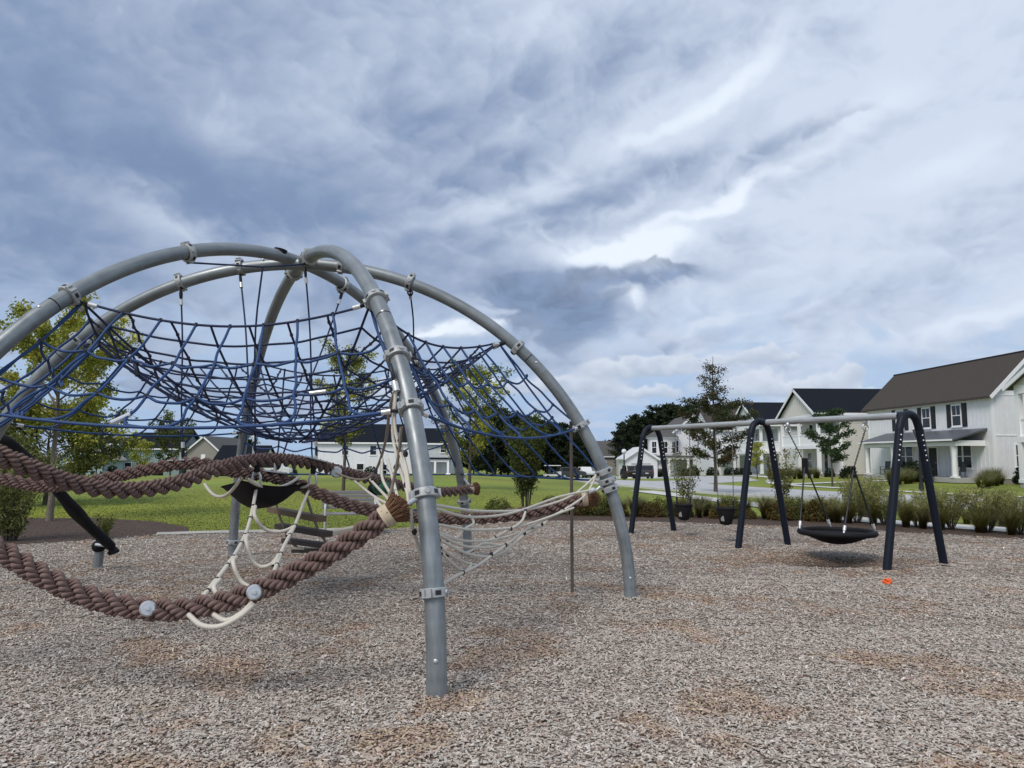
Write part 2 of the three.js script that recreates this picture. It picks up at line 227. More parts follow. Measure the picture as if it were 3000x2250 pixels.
function stamped(n, count, size, seed) {       // colour and height of overlapping chips, repeating
  const c = new Float32Array(n * n * 3), h = new Float32Array(n * n), r = mulberry(seed);
  for (let i = 0; i < n * n; i++) { c[i * 3] = 0.10; c[i * 3 + 1] = 0.075; c[i * 3 + 2] = 0.055; }
  for (let k = 0; k < count; k++) {
    const x = r() * n, y = r() * n, a = r() * Math.PI, L = size * (0.4 + r()), w = size * (0.12 + 0.16 * r()), t = r(), v = (0.62 + 0.7 * r()), top = 0.25 + 0.75 * r();
    const col = t < 0.16 ? [0.10, 0.075, 0.055] : t < 0.27 ? [0.55, 0.50, 0.43] : t < 0.36 ? [0.26, 0.14, 0.085] : [0.345, 0.30, 0.25], ca = Math.cos(a), sa = Math.sin(a);
    for (let j = -Math.ceil(L); j <= L; j++) for (let i = -Math.ceil(L); i <= L; i++) {
      const u = i * ca + j * sa, q = -i * sa + j * ca; if (Math.abs(u) > L || Math.abs(q) > w) continue;
      const m = (((y + j | 0) + n * 4) % n) * n + ((x + i | 0) + n * 4) % n, g = v * (0.9 + 0.2 * n2(q * 0.8 + k, u * 0.1)); c[m * 3] = col[0] * g; c[m * 3 + 1] = col[1] * g; c[m * 3 + 2] = col[2] * g; h[m] = top * (1 - 0.3 * Math.abs(q) / w);
    }
  }
  const s = v => 255 * clamp(v <= 0.0031308 ? v * 12.92 : 1.055 * v ** (1 / 2.4) - 0.055);
  return [tex(n, n, (i, j) => { const k = (j * n + i) * 3; return [s(c[k]), s(c[k + 1]), s(c[k + 2])]; }, true), tex(n, n, (i, j) => { const v = 255 * h[j * n + i]; return [v, v, v]; })];
}
const [chipT, chipH] = stamped(1024, 21000, 9, 5);
const chipM = new THREE.MeshStandardMaterial({ map: chipT, bumpMap: chipH, bumpScale: 0.018, roughness: 0.95, vertexColors: true });
structure('woodchip_surface', sheet(playOutline, 0.006, 0.28, (x, f) => { const b = brown(x, f), w = 1 - 0.8 * worn(x, f), v = w * (0.92 + 0.25 * fbm2(x * 1.1, f * 1.1, 2)); return [v * lerp(1.3, 1.16, b), v * lerp(1.3, 0.98, b), v * lerp(1.3, 0.86, b)]; }, 1 / 2.6), chipM);
// dark mulch beds round the play area
const bedM = new THREE.MeshStandardMaterial({ map: chipT, bumpMap: chipH, bumpScale: 0.02, roughness: 0.95, color: rgb(0.40, 0.31, 0.27) });
const bedRight = [[22, 8.3], [13.6, 12.8], [10.4, 14.9], [7.35, 17.1], [4.35, 18.2], [2.2, 18.8], [0.4, 18.6], [-0.6, 18.2], [-1.0, 20.0], [-0.3, 21.9], [1.6, 21.6], [3.4, 20.9], [6.0, 20.8], [8.2, 19.4], [10.6, 16.8], [13.8, 14.2], [23, 9.8]];
const bedLeft = [[-20, 10.9], [-12, 11.6], [-9.4, 12.4], [-8.2, 13.3], [-7.4, 14.5], [-6.6, 15.1], [-7.2, 16.4], [-8.6, 17.8], [-10.5, 18.6], [-13, 18.4], [-20, 17.8]];
structure('mulch_bed', sheet(bedRight, 0.012, 0.8, null, 1 / 2.6), bedM); structure('mulch_bed', sheet(bedLeft, 0.012, 0.8, null, 1 / 2.6), bedM);
// pale concrete: path behind the planting, street, pavements
const concT = tex(512, 512, (i, j) => { const v = clamp(0.84 + 0.16 * wrapN(i, j, 512, 7, 5, 3) + 0.06 * n2(i * 1.3, j * 1.3)); return [255 * v, 255 * v, 255 * clamp(v * 0.99)]; });
const concM = std(rgb(0.68, 0.68, 0.66), 0.9, { map: concT }), roadM = std(rgb(0.50, 0.51, 0.52), 0.9, { map: concT });
const ribbon = (pts, w, lift, step = 2) => { const L = [], R = []; pts.forEach((p, i) => { const a = pts[Math.max(0, i - 1)], b = pts[Math.min(pts.length - 1, i + 1)], d = Math.hypot(b[0] - a[0], b[1] - a[1]), nx = -(b[1] - a[1]) / d, nf = (b[0] - a[0]) / d; L.push([p[0] + nx * w / 2, p[1] + nf * w / 2]); R.unshift([p[0] - nx * w / 2, p[1] - nf * w / 2]); }); return sheet([...L, ...R], lift, step, null, 0.25); };
structure('footpath', ribbon([[22, 10.9], [17.4, 12.9], [13.6, 15.0], [11.15, 16.9], [9.25, 19.1], [8.75, 24.2], [7.6, 30.2], [6.4, 36]], 1.3, 0.03, 1), concM);
structure('footpath', sheet([[-7.1, 14.7], [-6.2, 15.1], [-4.3, 15.55], [-3.1, 16.0], [-3.35, 16.55], [-4.4, 16.1], [-6.3, 15.62], [-7.3, 15.2]], 0.02, 0.5, null, 0.25), std(rgb(0.46, 0.44, 0.40), 0.95, { map: concT }));
const road = [[26, 12], [17.5, 20.5], [12.9, 25.9], [10.2, 30.5], [8.0, 37], [6.3, 42.6], [5.0, 47], [4.3, 61], [2, 78], [-6, 92], [-40, 97], [-120, 99], [-120, 105], [-38, 103.5], [-2, 99], [6.5, 86], [7.2, 64], [8.4, 54.5], [10.2, 52.6], [13.8, 56], [17.0, 70], [16.6, 100], [13, 150], [18.4, 150], [22, 100], [22.4, 70], [19, 56], [14.5, 49.5], [12.6, 47.0], [14.4, 40.3], [16.0, 36.8], [19, 32.6], [32, 22]];
structure('road', sheet(road, 0.02, 3, null, 0.2), roadM);
structure('footpath', ribbon([[30, 26.5], [24, 30.5], [21.0, 33.4], [19.2, 38.8], [17.6, 43.2], [17.2, 47.2], [18.6, 52]], 1.1, 0.035), concM);
structure('footpath', ribbon([[19.4, 54], [23.2, 64], [24.6, 80], [24.8, 120]], 1.2, 0.035), concM);
for (const [x0, f0, x1, f1] of [[17.3, 46.4, 30.5, 57.5], [23.6, 66, 29, 70], [24.6, 83, 29, 87]]) structure('footpath', ribbon([[x0, f0], [(x0 + x1) / 2, (f0 + f1) / 2], [x1, f1]], 1.0, 0.042), concM);
// kerb stones along the near street edge
{
  const pts = [[12.9, 25.9], [10.2, 30.5], [8.0, 37], [6.3, 42.6], [5.0, 47], [4.3, 61]]; const gs = [];
  for (let i = 0; i < pts.length - 1; i++) gs.push(beam(V(pts[i][0] - 0.1, 0.05, pts[i][1]), V(pts[i + 1][0] - 0.1, 0.05, pts[i + 1][1]), 0.16, 0.12));
  structure('kerb', merge(gs), concM);
}
// loose chips: real slivers, thick near the lens and thinning with distance
{
  const g = new THREE.BoxGeometry(1, 1, 1, 2, 1, 1), p = g.attributes.position; for (let i = 0; i < p.count; i++) { const x = p.getX(i); p.setY(i, p.getY(i) + (Math.abs(x) < 0.1 ? 0.35 : 0)); p.setZ(i, p.getZ(i) * (x > 0.4 ? 0.55 : x < -0.4 ? 0.8 : 1)); } g.computeVertexNormals();
  const r = mulberry(77), list = [], inside = (x, f) => { let c = false; for (let i = 0, j = playOutline.length - 1; i < playOutline.length; j = i++) { const [xi, yi] = playOutline[i], [xj, yj] = playOutline[j]; if (yi > f !== yj > f && x < (xj - xi) * (f - yi) / (yj - yi) + xi) c = !c; } return c; };
  for (const [f0, f1, dens] of [[2.6, 5, 3900], [5, 7, 3000], [7, 10, 1700], [10, 14, 750], [14, 18.6, 300]]) {
    const n = (f1 - f0) * ((f0 + f1) * 0.92 + 2) * dens;
    for (let k = 0; k < n; k++) { const f = Math.sqrt(f0 * f0 + r() * (f1 * f1 - f0 * f0)), x = (r() * 2 - 1) * (f * 0.92 + 1); if (!inside(x, f) || r() < 1.1 * worn(x, f)) continue; list.push([x, f]); }
  }
  for (const [px, pf, pr] of [[-0.49, 4.97, 0.07], [1.35, 8.38, 0.07], [-0.69, 11.67, 0.07], [-4.39, 11.65, 0.07], [0.71, 8.57, 0.02], [-5.76, 10.3, 0.06], [5.32, 10.49, 0.06], [6.54, 11.16, 0.06], [3.96, 12.89, 0.06], [5.08, 13.51, 0.06]]) for (let k = 0; k < 260; k++) { const a = r() * 6.283, q = pr + 0.17 * r() * r(); list.push([px + Math.cos(a) * q, pf + Math.sin(a) * q, 0.024 * (1 - (q - pr) / 0.17) * (0.4 + 0.6 * r())]); }   // chips heaped against the posts
  const im = new THREE.InstancedMesh(g, new THREE.MeshStandardMaterial({ roughness: 0.92 }), list.length), m = new THREE.Matrix4(), q = new THREE.Quaternion(), e = new THREE.Euler(), s = new THREE.Vector3(), t = new THREE.Vector3(), c = new THREE.Color();
  list.forEach(([x, f, lift], i) => {
    const big = r() < 0.05 ? 1.9 : 1, grow = 1 + 0.05 * Math.max(0, f - 6); e.set((r() - 0.5) * 0.7, r() * 6.283, (r() - 0.5) * 0.42); q.setFromEuler(e); s.set((0.013 + 0.036 * r() * r()) * big * grow, 0.0022 + 0.0026 * r(), (0.0058 + 0.0072 * r()) * (big > 1 ? 1.4 : 1) * grow);
    t.set(x, (lift ?? 0) + landY(x, f) + 0.009 + r() * 0.010 + 0.012 * fbm2(x * 2.2, f * 2.2, 2), -f); m.compose(t, q, s); im.setMatrixAt(i, m); const k = chipColor(x, f, r); im.setColorAt(i, c.setRGB(...k));
  });
  im.name = 'wood_chips'; im.userData = { kind: 'stuff', label: 'loose grey and brown wood chips covering the play area', category: 'wood chips' }; im.castShadow = im.receiveShadow = true; scene.add(im);
}
// ---------- climbing dome ----------
const DOME = { cx: -2.5217, cf: 8.2624, az: -1.0416, wide: 0.9846, y0: -0.0634, rho: 3.9325, off: 0.0945, pipe: 0.070 };
const LEG = { A: 0, B: 1, F: 2, E: 3, D: 4, C: 5 };                      // the six legs, counter-clockwise from the nearest
function legAt(leg, t) {                                               // t: angle up the arch, about 0 at the ground, pi/2 at the crown
  const i = LEG[leg], a = DOME.az + i * Math.PI / 3, r = DOME.rho * Math.cos(t) * DOME.wide, s = (i < 3 ? 1 : -1) * DOME.off;
  return V(DOME.cx + r * Math.cos(a) - s * Math.sin(a), DOME.y0 + DOME.rho * Math.sin(t), DOME.cf + r * Math.sin(a) + s * Math.cos(a));
}
const T0 = Math.asin(-DOME.y0 / DOME.rho) - 0.03;
function legT(leg, px, py) { let best = 1e9, bt = 0; for (let t = 0; t <= Math.PI / 2 + 0.2; t += 0.002) { const q = toPx(legAt(leg, t)), d = Math.hypot(q[0] - px, q[1] - py); if (d < best) { best = d; bt = t; } } return bt; }
const legDir = (leg, t) => legAt(leg, t + 0.01).sub(legAt(leg, t - 0.01)).normalize();
const dome = thing('climbing_dome', 'large dome of curved galvanised pipes hung with blue rope nets and thick brown ropes', 'climbing dome', V(DOME.cx, 0, DOME.cf));
dome.updateMatrixWorld(true);
const O = dome.position.clone();
const local = g => g.translate(-O.x, -O.y, -O.z);
const dpart = (name, geo, mat, parent = dome) => part(name, local(Array.isArray(geo) ? merge(geo) : geo), mat, parent);
const legCurve = (leg, t0, t1) => { const p = []; for (let k = 0; k <= 20; k++) p.push(legAt(leg, lerp(t0, t1, k / 20))); return curve(p); };
const SEAM = legT('A', 1106, 940);
const seams = {};
for (const leg of 'ABCDEF') { const tS = leg === 'A' ? SEAM : leg === 'B' ? legT('B', 1545, 1052) : leg === 'C' ? legT('C', 158, 898) : SEAM; seams[leg] = tS; dpart('arch_leg', [tube(legCurve(leg, T0, tS - 0.0014), DOME.pipe, 48, 24), aligned(new THREE.CylinderGeometry(DOME.pipe, DOME.pipe, 0.001, 24), legAt(leg, T0), legDir(leg, T0))], M.galv); }
for (const [a, b] of ['AE', 'BD', 'FC']) {
  const lift = { A: 0.0, B: -0.025, F: 0.02 }[a], pts = []; for (let k = 0; k <= 16; k++) pts.push(legAt(a, lerp(seams[a] + 0.0014, Math.PI / 2, k / 16))); for (let k = 15; k >= 0; k--) pts.push(legAt(b, lerp(seams[b] + 0.0014, Math.PI / 2, k / 16)));
  pts.forEach((p, k) => { p.y += lift * Math.sin(Math.PI * k / 32) ** 2; });
  dpart('arch_crown', tube(curve(pts), DOME.pipe, 90, 24), M.galv);
  for (const l of [a, b]) dpart('pipe_sleeve', bar(legAt(l, seams[l] - 0.01), legAt(l, seams[l] + 0.01), DOME.pipe - 0.006, 24), M.black);
}
dpart('crown_cap', aligned(new THREE.CylinderGeometry(0.075, 0.075, 0.05, 24), legAt('C', 1.53).add(new THREE.Vector3(0, 0.075, 0)), new THREE.Vector3(0.2, 1, 0)), M.blackRubber);
// pipe bolts
for (const [leg, px, py] of [['C', 130, 925], ['C', 812, 745], ['A', 1093, 943], ['A', 1261, 1930], ['B', 1562, 1073], ['B', 1843, 1690], ['D', 775, 766], ['F', 961, 794], ['F', 870, 745]]) {
  const t = legT(leg, px, py), p = legAt(leg, t), d = legDir(leg, t), side = new THREE.Vector3(0, 0.55, 1).cross(d).cross(d).negate().normalize(); dpart('bolt', aligned(new THREE.SphereGeometry(0.016, 10, 6).scale(1, 0.6, 1), p.add(side.multiplyScalar(DOME.pipe)), side), M.zinc);
}
// collars: cast two-part rings with bolt bosses and open pockets
const collarGeo = (() => { const r0 = DOME.pipe + 0.001, r1 = 0.097, h = 0.033, P = [[r0, -h], [r1 - 0.006, -h], [r1, -h + 0.006], [r1, h - 0.006], [r1 - 0.006, h], [r0, h]].map(p => new THREE.Vector2(...p)); return new THREE.LatheGeometry(P, 30); })();
const earGeo = merge([box(0.088, 0.109, -0.028, 0.028, -0.034, -0.014), box(0.088, 0.109, -0.028, 0.028, 0.014, 0.034), box(0.086, 0.104, -0.03, -0.018, -0.034, 0.034)]);
const bossGeo = new THREE.CylinderGeometry(0.017, 0.019, 0.012, 12).rotateZ(-Math.PI / 2).translate(0.100, 0, 0);
const pocketGeo = rbox(0.088, 0.0985, -0.016, 0.016, -0.02, 0.02, 0.003);
function collar(leg, t, turn = 0) {
  const g = group('collar', dome), p = legAt(leg, t).sub(O), d = legDir(leg, t); g.position.copy(p); g.quaternion.setFromUnitVectors(UPV, d); g.rotateY(turn);
  part('ring', collarGeo, M.cast, g);
  for (const a of [0, Math.PI]) part('clamp_ear', earGeo.clone().rotateY(a), M.cast, g);
  for (let k = 0; k < 8; k++) if (k % 4) { const a = k * Math.PI / 4; part(k % 4 === 2 ? 'bolt_boss' : 'pocket', (k % 4 === 2 ? bossGeo : pocketGeo).clone().rotateY(a), k % 4 === 2 ? M.cast : M.black, g); }
  return g;
}
const TT = { top: (legT('A', 1088, 885) + legT('B', 1512, 1022) + legT('C', 206, 868)) / 3, bot: (legT('A', 1203, 1195) + legT('B', 1697, 1252)) / 2, rope: (legT('A', 1246, 1450) + legT('B', 1783, 1408)) / 2 };
for (const [leg, px, py, n = 0] of [['A', 1088, 885], ['A', 1157, 1047, 0.5], ['A', 1203, 1195, 1], ['A', 1246, 1450, 0.3], ['A', 1275, 1738, 1.2], ['B', 1202, 825], ['B', 1512, 1022, 1], ['B', 1697, 1250, 0.4], ['B', 1765, 1383, 1.4], ['B', 1780, 1408, 0.6], ['B', 1790, 1430, 1.1], ['C', 206, 868, 2], ['C', 550, 738, 1],
  ['D', 222, 985, 1], ['D', 530, 826, 0.3], ['D', 706, 782, 0.8], ['E', 692, 1588, 0], ['E', 757, 1115, 1], ['F', 1358, 1470, 0.5], ['F', 1305, 1240, 1], ['F', 1010, 826, 1]]) collar(leg, legT(leg, px, py), n);
collar('A', 1.515, 0); collar('A', 1.60, 0.7); collar('E', 1.44, 0.4); collar('B', 1.44, 0.3);

// --- ropes ---
const rope = (parent, pts, r, mat, name = 'rope') => dpart(name, tube(curve(pts), r, Math.max(6, pts.length * 3), 7), mat, parent);
function shackle(parent, p, q, size = 1) {   // eye, thimble and pressed ferrule at p on a rope that runs on to q
  const d = q.clone().sub(p).normalize(), s = [], n = Math.abs(d.y) > 0.9 ? new THREE.Vector3(1, 0, 0) : UPV, u = new THREE.Vector3().crossVectors(d, n).normalize();
  for (let k = 0; k <= 14; k++) { const a = k / 14 * Math.PI * 2, w = 0.022 * size * Math.sin(a) * (1 + 0.15 * Math.cos(a)), l = 0.045 * size * (1 - Math.cos(a)); s.push(p.clone().addScaledVector(d, l).addScaledVector(u, w)); }
  dpart('thimble', tube(new THREE.CatmullRomCurve3(s, true), 0.009 * size, 30, 6), M.black, parent);
  dpart('ferrule', bar(p.clone().addScaledVector(d, 0.09 * size), p.clone().addScaledVector(d, 0.145 * size), 0.017 * size, 10), M.ferrule, parent);
}
const knotG = (p, s = 1) => new THREE.IcosahedronGeometry(0.021 * s, 0).scale(1, 1.15, 1).translate(p.x, p.y, p.z);
const R = 0.0117, jig = mulberry(404);
const wob = (p, s) => { p.x += (jig() - 0.5) * s; p.y += (jig() - 0.5) * s; p.z += (jig() - 0.5) * s; return p; };
const inward = (p, m) => { const d = V(DOME.cx, p.y, DOME.cf).sub(p); d.y = 0; return p.clone().addScaledVector(d.normalize(), m); };
const topV = {}; for (const l of 'ABCDEF') topV[l] = inward(legAt(l, TT.top), 0.16);
const topEdge = (a, b, u) => { const p = topV[a].clone().lerp(topV[b], u); p.y -= 0.34 * 4 * u * (1 - u) * 0.55; return inward(p, 0.42 * 4 * u * (1 - u) * 0.25); };
// the sagging upper net: rings that follow the edges, and lines across them
const upper = group('upper_net', dome), knots = [];
const order = ['A', 'B', 'F', 'E', 'D', 'C'], yc = 1.74;
const sagAt = s => 1 - (1 - s) ** 1.65;
function floorPt(a, b, u, s) { const e = topEdge(a, b, u), c = V(DOME.cx + 0.15, yc, DOME.cf - 0.2), p = e.clone().lerp(c, s); p.y = lerp(e.y, yc, sagAt(s)); return p; }
order.forEach((a, k) => {
  const b = order[(k + 1) % 6], E = []; for (let u = 0; u <= 12; u++) E.push(topEdge(a, b, u / 12));
  rope(upper, [legAt(a, TT.top).lerp(topV[a], 0.5), ...E, legAt(b, TT.top).lerp(topV[b], 0.5)], R, M.blueDark, 'edge_rope');
  shackle(upper, inward(legAt(a, TT.top), 0.085), E[2], 1.3); shackle(upper, inward(legAt(b, TT.top), 0.085), E[10], 1.3);
  for (let j = 1; j <= 9; j++) { const s = j / 10.5, P = []; for (let u = 0; u <= 12; u++) P.push(wob(floorPt(a, b, u / 12, s), 0.014)); rope(upper, P, R * 0.92, M.blueDark, 'ring_rope'); }
  for (let m = 1; m <= 6; m++) {          // lines across: parallel within a sector, so they meet the neighbouring sector's lines at the seam
    const u0 = m / 7, reach = Math.min(0.93, 1 - Math.abs(2 * u0 - 1)), P = [];
    for (let q = 0; q <= 9; q++) { const s = q / 9 * reach, u = clamp(0.5 + (u0 - 0.5) / Math.max(1 - s, 0.02), 0, 1); P.push(wob(floorPt(a, b, u, s), q ? 0.02 : 0)); if (q) knots.push(P[q]); }
    rope(upper, P, R * 0.92, M.blueDark, 'cross_rope');
  }
  rope(upper, [0, 0.2, 0.4, 0.6, 0.8, 0.97].map(s => floorPt(a, b, 0, s)), R, M.blueDark, 'seam_rope');
});
dpart('net_connector', knots.map(p => knotG(p, 0.85)), M.knot, upper).userData.kind = 'stuff';

// skirts: nets that slope outwards and down from the upper edge; verticals with drooping cross ropes, hoops at the hem
const botV = {}; for (const l of 'ABCDEF') botV[l] = legAt(l, TT.bot);
function skirt(name, a, b, tb, nV, nH, droop, out, hoops, hemSag) {
  const g = group(name, dome), A = legAt(a, tb), B = legAt(b, tb), K = [];
  const hem = u => { const p = A.clone().lerp(B, u); p.y -= hemSag * 4 * u * (1 - u); return inward(p, -out * 4 * u * (1 - u)); };
  const S = (u, v) => { const p = topEdge(a, b, u).lerp(hem(u), v); p.y -= 0.16 * v * (1 - v) * 4 * 0.5; return p; };
  const H = []; for (let k = 0; k <= 16; k++) H.push(hem(k / 16)); rope(g, H, R * 1.08, M.blue, 'hem_rope');
  for (const [p, q] of [[A, hem(0.1)], [B, hem(0.9)]]) shackle(g, p.clone().lerp(q, 0.11), q, 1.25);
  for (let k = 1; k <= nV; k++) {
    const u = k / (nV + 1), P = []; const hook = hoops && k % 2 ? 1 / (nV + 1) * 0.42 : hoops ? -1 / (nV + 1) * 0.42 : 0;
    for (let q = 0; q <= 8; q++) { const v = q / 8; P.push(wob(S(u, v * (hoops ? 0.9 : 1)), q % 8 ? 0.025 : 0)); }
    if (hoops) { P.push(S(u + hook * 0.25, 0.97), S(u + hook, 1)); }
    rope(g, P, R, M.blue, 'upright_rope'); K.push(S(u, 0));
  }
  for (const u of [0, 1]) { const P = []; for (let q = 0; q <= 8; q++) P.push(wob(S(u, q / 8), q % 8 ? 0.02 : 0)); rope(g, P, R, M.blue, 'side_rope'); }
  for (let j = 1; j <= nH; j++) {
    const v = j / (nH + 1), P = []; for (let k = 0; k <= (nV + 1) * 4; k++) { const u = k / ((nV + 1) * 4), p = S(u, v); if (k % 4 === 2) p.y -= droop; if (k % 4 === 1 || k % 4 === 3) p.y -= droop * 0.72; P.push(wob(p, 0.02)); if (k % 4 === 0) K.push(p); }
    rope(g, P, R, M.blue, 'cross_rope');
  }
  dpart('net_connector', K.map(p => knotG(p)), M.knot, g).userData.kind = 'stuff';
  return { g, hem, S };
}
const front = skirt('front_net', 'C', 'A', TT.bot, 7, 2, 0.035, 0.02, true, 0.16);
const right = skirt('right_net', 'A', 'B', TT.bot, 6, 2, 0.05, 0.0, true, 0.18);
skirt('right_back_net', 'B', 'F', TT.rope, 6, 1, 0.05, 0.1, true, 0.0);
skirt('back_net', 'F', 'E', TT.rope, 5, 2, 0.06, 0.1, true, 0.02);
skirt('left_back_net', 'E', 'D', TT.bot, 5, 2, 0.04, 0.05, true, 0.1);
skirt('left_net', 'D', 'C', TT.bot, 6, 2, 0.05, 0.05, true, 0.2);
// the long pale ferrules on the front net
for (const [u, v0, v1] of [[3 / 8, 0.86, 0.97]]) dpart('ferrule', bar(front.S(u, v0).add(V(0, 0, 0)), front.S(u - 0.02, v1), 0.02, 10), M.ferrule, front.g);
dpart('ferrule', bar(front.S(6.3 / 8, 0.675), front.S(6.62 / 8, 0.675), 0.017, 10), M.ferrule, front.g);

// --- thick brown hawsers, three strands of fat yarns ---
const hawserM = std(rgb(0.215, 0.142, 0.127), 0.9, { map: tex(128, 128, (i, j) => { const v = clamp(0.82 + 0.3 * wrapN(i, j, 128, 8, 4, 5) + 0.06 * n2(i * 2, j)); return [255 * v, 255 * clamp(v * 0.99), 255 * clamp(v * 0.97)]; }) });
function hawser(pts, rad, detail = 1) {
  const c = curve(pts), L = c.getLength(), pitch = rad * 5.0, nS = Math.round(L / pitch * 36 * detail), out = [], N = new THREE.Vector3(), B = new THREE.Vector3(), T = new THREE.Vector3();
  const rc = rad * 0.54, rs = rad * 0.5, dd = rs * 0.586, q = dd * 0.72, nR = 8;
  for (let st = 0; st < 3; st++) for (let yn = 0; yn < 4; yn++) {       // each strand is four yarns laid up the other way
    const P = [], U = [], I = [];
    for (let i = 0; i <= nS; i++) {
      const t = i / nS, o = c.getPointAt(t); c.getTangentAt(t, T); B.crossVectors(T, UPV).normalize(); N.crossVectors(B, T).normalize();
      const th = t * L / pitch * 2 * Math.PI + st * 2 * Math.PI / 3, ph = yn * Math.PI / 2 - 2.6 * th, ox = rc * Math.cos(th) + dd * Math.cos(ph), oy = rc * Math.sin(th) + dd * Math.sin(ph);
      for (let k = 0; k <= nR; k++) { const a = k / nR * 2 * Math.PI, x = ox + q * Math.cos(a), y = oy + q * Math.sin(a); P.push(o.x + N.x * x + B.x * y, o.y + N.y * x + B.y * y, o.z + N.z * x + B.z * y); U.push(t * L * 3 + st * 0.37 + yn * 0.21, k / nR * 0.3); }
    }
    for (let i = 0; i < nS; i++) for (let k = 0; k < nR; k++) { const a = i * (nR + 1) + k, b = a + 1, d = a + nR + 1, e = d + 1; I.push(a, d, b, b, d, e); }
    const g = new THREE.BufferGeometry(); g.setAttribute('position', new THREE.Float32BufferAttribute(P, 3)); g.setAttribute('uv', new THREE.Float32BufferAttribute(U, 2)); g.setIndex(I); g.computeVertexNormals(); out.push(g);
  }
  return merge(out);
}
function frayed(parent, p, dir, rad, seed) {   // whipped end with a brush of cut yarns
  const r = mulberry(seed), d = dir.clone().normalize(); dpart('whipping', [bar(p.clone().addScaledVector(d, -0.065), p.clone().addScaledVector(d, 0.0), rad * 1.03, 18), bar(p.clone().addScaledVector(d, -0.038), p.clone().addScaledVector(d, -0.026), rad * 1.09, 18)], M.ropeCream, parent);
  const u = new THREE.Vector3().crossVectors(d, UPV).normalize(), v = new THREE.Vector3().crossVectors(u, d), gs = [];
  for (let k = 0; k < 900; k++) { const a = r() * 6.283, q = Math.sqrt(r()) * rad * 0.92, s = p.clone().addScaledVector(u, Math.cos(a) * q).addScaledVector(v, Math.sin(a) * q), w = q / rad, m = (0.115 - 0.05 * w * w) * (0.75 + 0.4 * r()), e = s.clone().addScaledVector(d, m).addScaledVector(u, Math.cos(a) * w * 0.03 + (r() - 0.5) * 0.02).addScaledVector(v, Math.sin(a) * w * 0.03 + (r() - 0.5) * 0.02); gs.push(bar(s, e, 0.0048, 4, 0.004)); }
  dpart('frayed_end', gs, M.tuft, parent);
}
const HR = 0.076;
const H = (px, py, f) => at(px, py, f);
const frontRope = group('front_rope', dome), F1 = [legAt('C', TT.rope).add(V(0.15, -0.08, 0)), H(-120, 1545, 4.95), H(0, 1612, 4.93), H(130, 1690, 4.9), H(280, 1755, 4.88), H(430, 1785, 4.86), H(560, 1782, 4.86), H(700, 1750, 4.87), H(850, 1685, 4.9), H(1000, 1602, 4.92), H(1148, 1502, 4.95)];
dpart('hawser', hawser(F1, HR, 1.2), hawserM, frontRope); frayed(frontRope, H(1146, 1503, 4.95), H(1190, 1473, 4.96).sub(H(1146, 1503, 4.95)), HR, 31);
for (const [g, p, leg] of [[frontRope, H(1150, 1500, 5.0), 'A'], ]) dpart('rope_bracket', bar(p, legAt(leg, TT.rope), 0.02, 10), M.zinc, g);
const midRope = group('middle_rope', dome), F2 = [H(-60, 1310, 5.2), H(0, 1335, 5.3), H(90, 1372, 5.5), H(200, 1412, 5.8), H(320, 1434, 6.1), H(430, 1432, 6.4), H(530, 1412, 6.7), H(630, 1376, 7.1), H(720, 1352, 7.6), H(800, 1346, 8.0), H(880, 1352, 8.4), H(960, 1370, 8.9), H(1060, 1397, 9.5), H(1190, 1425, 10.2), H(1300, 1441, 10.9), H(1382, 1433, 11.4)];
dpart('hawser', hawser(F2, HR), hawserM, midRope); frayed(midRope, H(1384, 1433, 11.42), new THREE.Vector3(1, 0.1, -0.5), HR, 32); dpart('rope_bracket', bar(H(1384, 1433, 11.42), legAt('F', TT.rope), 0.02, 10), M.zinc, midRope);
const backRope = group('back_rope', dome), F3 = [H(-40, 1390, 8.3), H(40, 1410, 8.3), H(130, 1424, 8.3), H(230, 1416, 8.3), H(330, 1397, 8.3), H(430, 1376, 8.3), H(530, 1358, 8.3), H(610, 1361, 8.3), H(700, 1384, 8.3), H(780, 1393, 8.3), H(860, 1415, 8.3), H(940, 1448, 8.3), H(1020, 1478, 8.3), H(1130, 1502, 8.3), H(1250, 1516, 8.3), H(1380, 1518, 8.3), H(1500, 1508, 8.3), H(1610, 1488, 8.3), H(1715, 1462, 8.3)];
dpart('hawser', hawser(F3, HR), hawserM, backRope); frayed(backRope, H(1722, 1461, 8.3), new THREE.Vector3(1, 0.12, 0.05), HR, 33); dpart('rope_bracket', bar(H(1715, 1462, 8.3), legAt('B', TT.rope), 0.02, 10), M.zinc, backRope);
// steel plates, eyes and washers on the hawsers
const plate = (parent, a, b) => dpart('hanger_plate', [beam(a, b, 0.10, 0.012), bar(a.clone().lerp(b, 0.5), a.clone().lerp(b, 0.5).add(new THREE.Vector3(0, 0.09, 0)), 0.018, 10)], M.zinc, parent);
plate(backRope, H(495, 1349, 8.3), H(565, 1346, 8.3)); plate(midRope, H(705, 1336, 7.6), H(780, 1330, 8.0)); plate(midRope, H(890, 1338, 8.4), H(960, 1356, 8.8)); plate(backRope, H(775, 1378, 8.28), H(838, 1386, 8.28));
function washer(parent, p, toward, r = 0.05) { const d = toward.clone().normalize(); dpart('washer', aligned(new THREE.CylinderGeometry(r * 0.8, r, 0.016, 24), p.clone().addScaledVector(d, HR + 0.014), d), M.zinc, parent); dpart('bolt', aligned(new THREE.CylinderGeometry(0.012, 0.015, 0.03, 8), p.clone().addScaledVector(d, HR + 0.034), d), M.zinc, parent); }
const toEye = p => new THREE.Vector3(0, CAM.h, 0).sub(p);
washer(frontRope, H(433, 1783, 4.86), toEye(H(433, 1783, 4.86))); washer(frontRope, H(745, 1735, 4.88), toEye(H(745, 1735, 4.88))); washer(midRope, H(985, 1383, 9.0), toEye(H(985, 1383, 9.0)), 0.07);
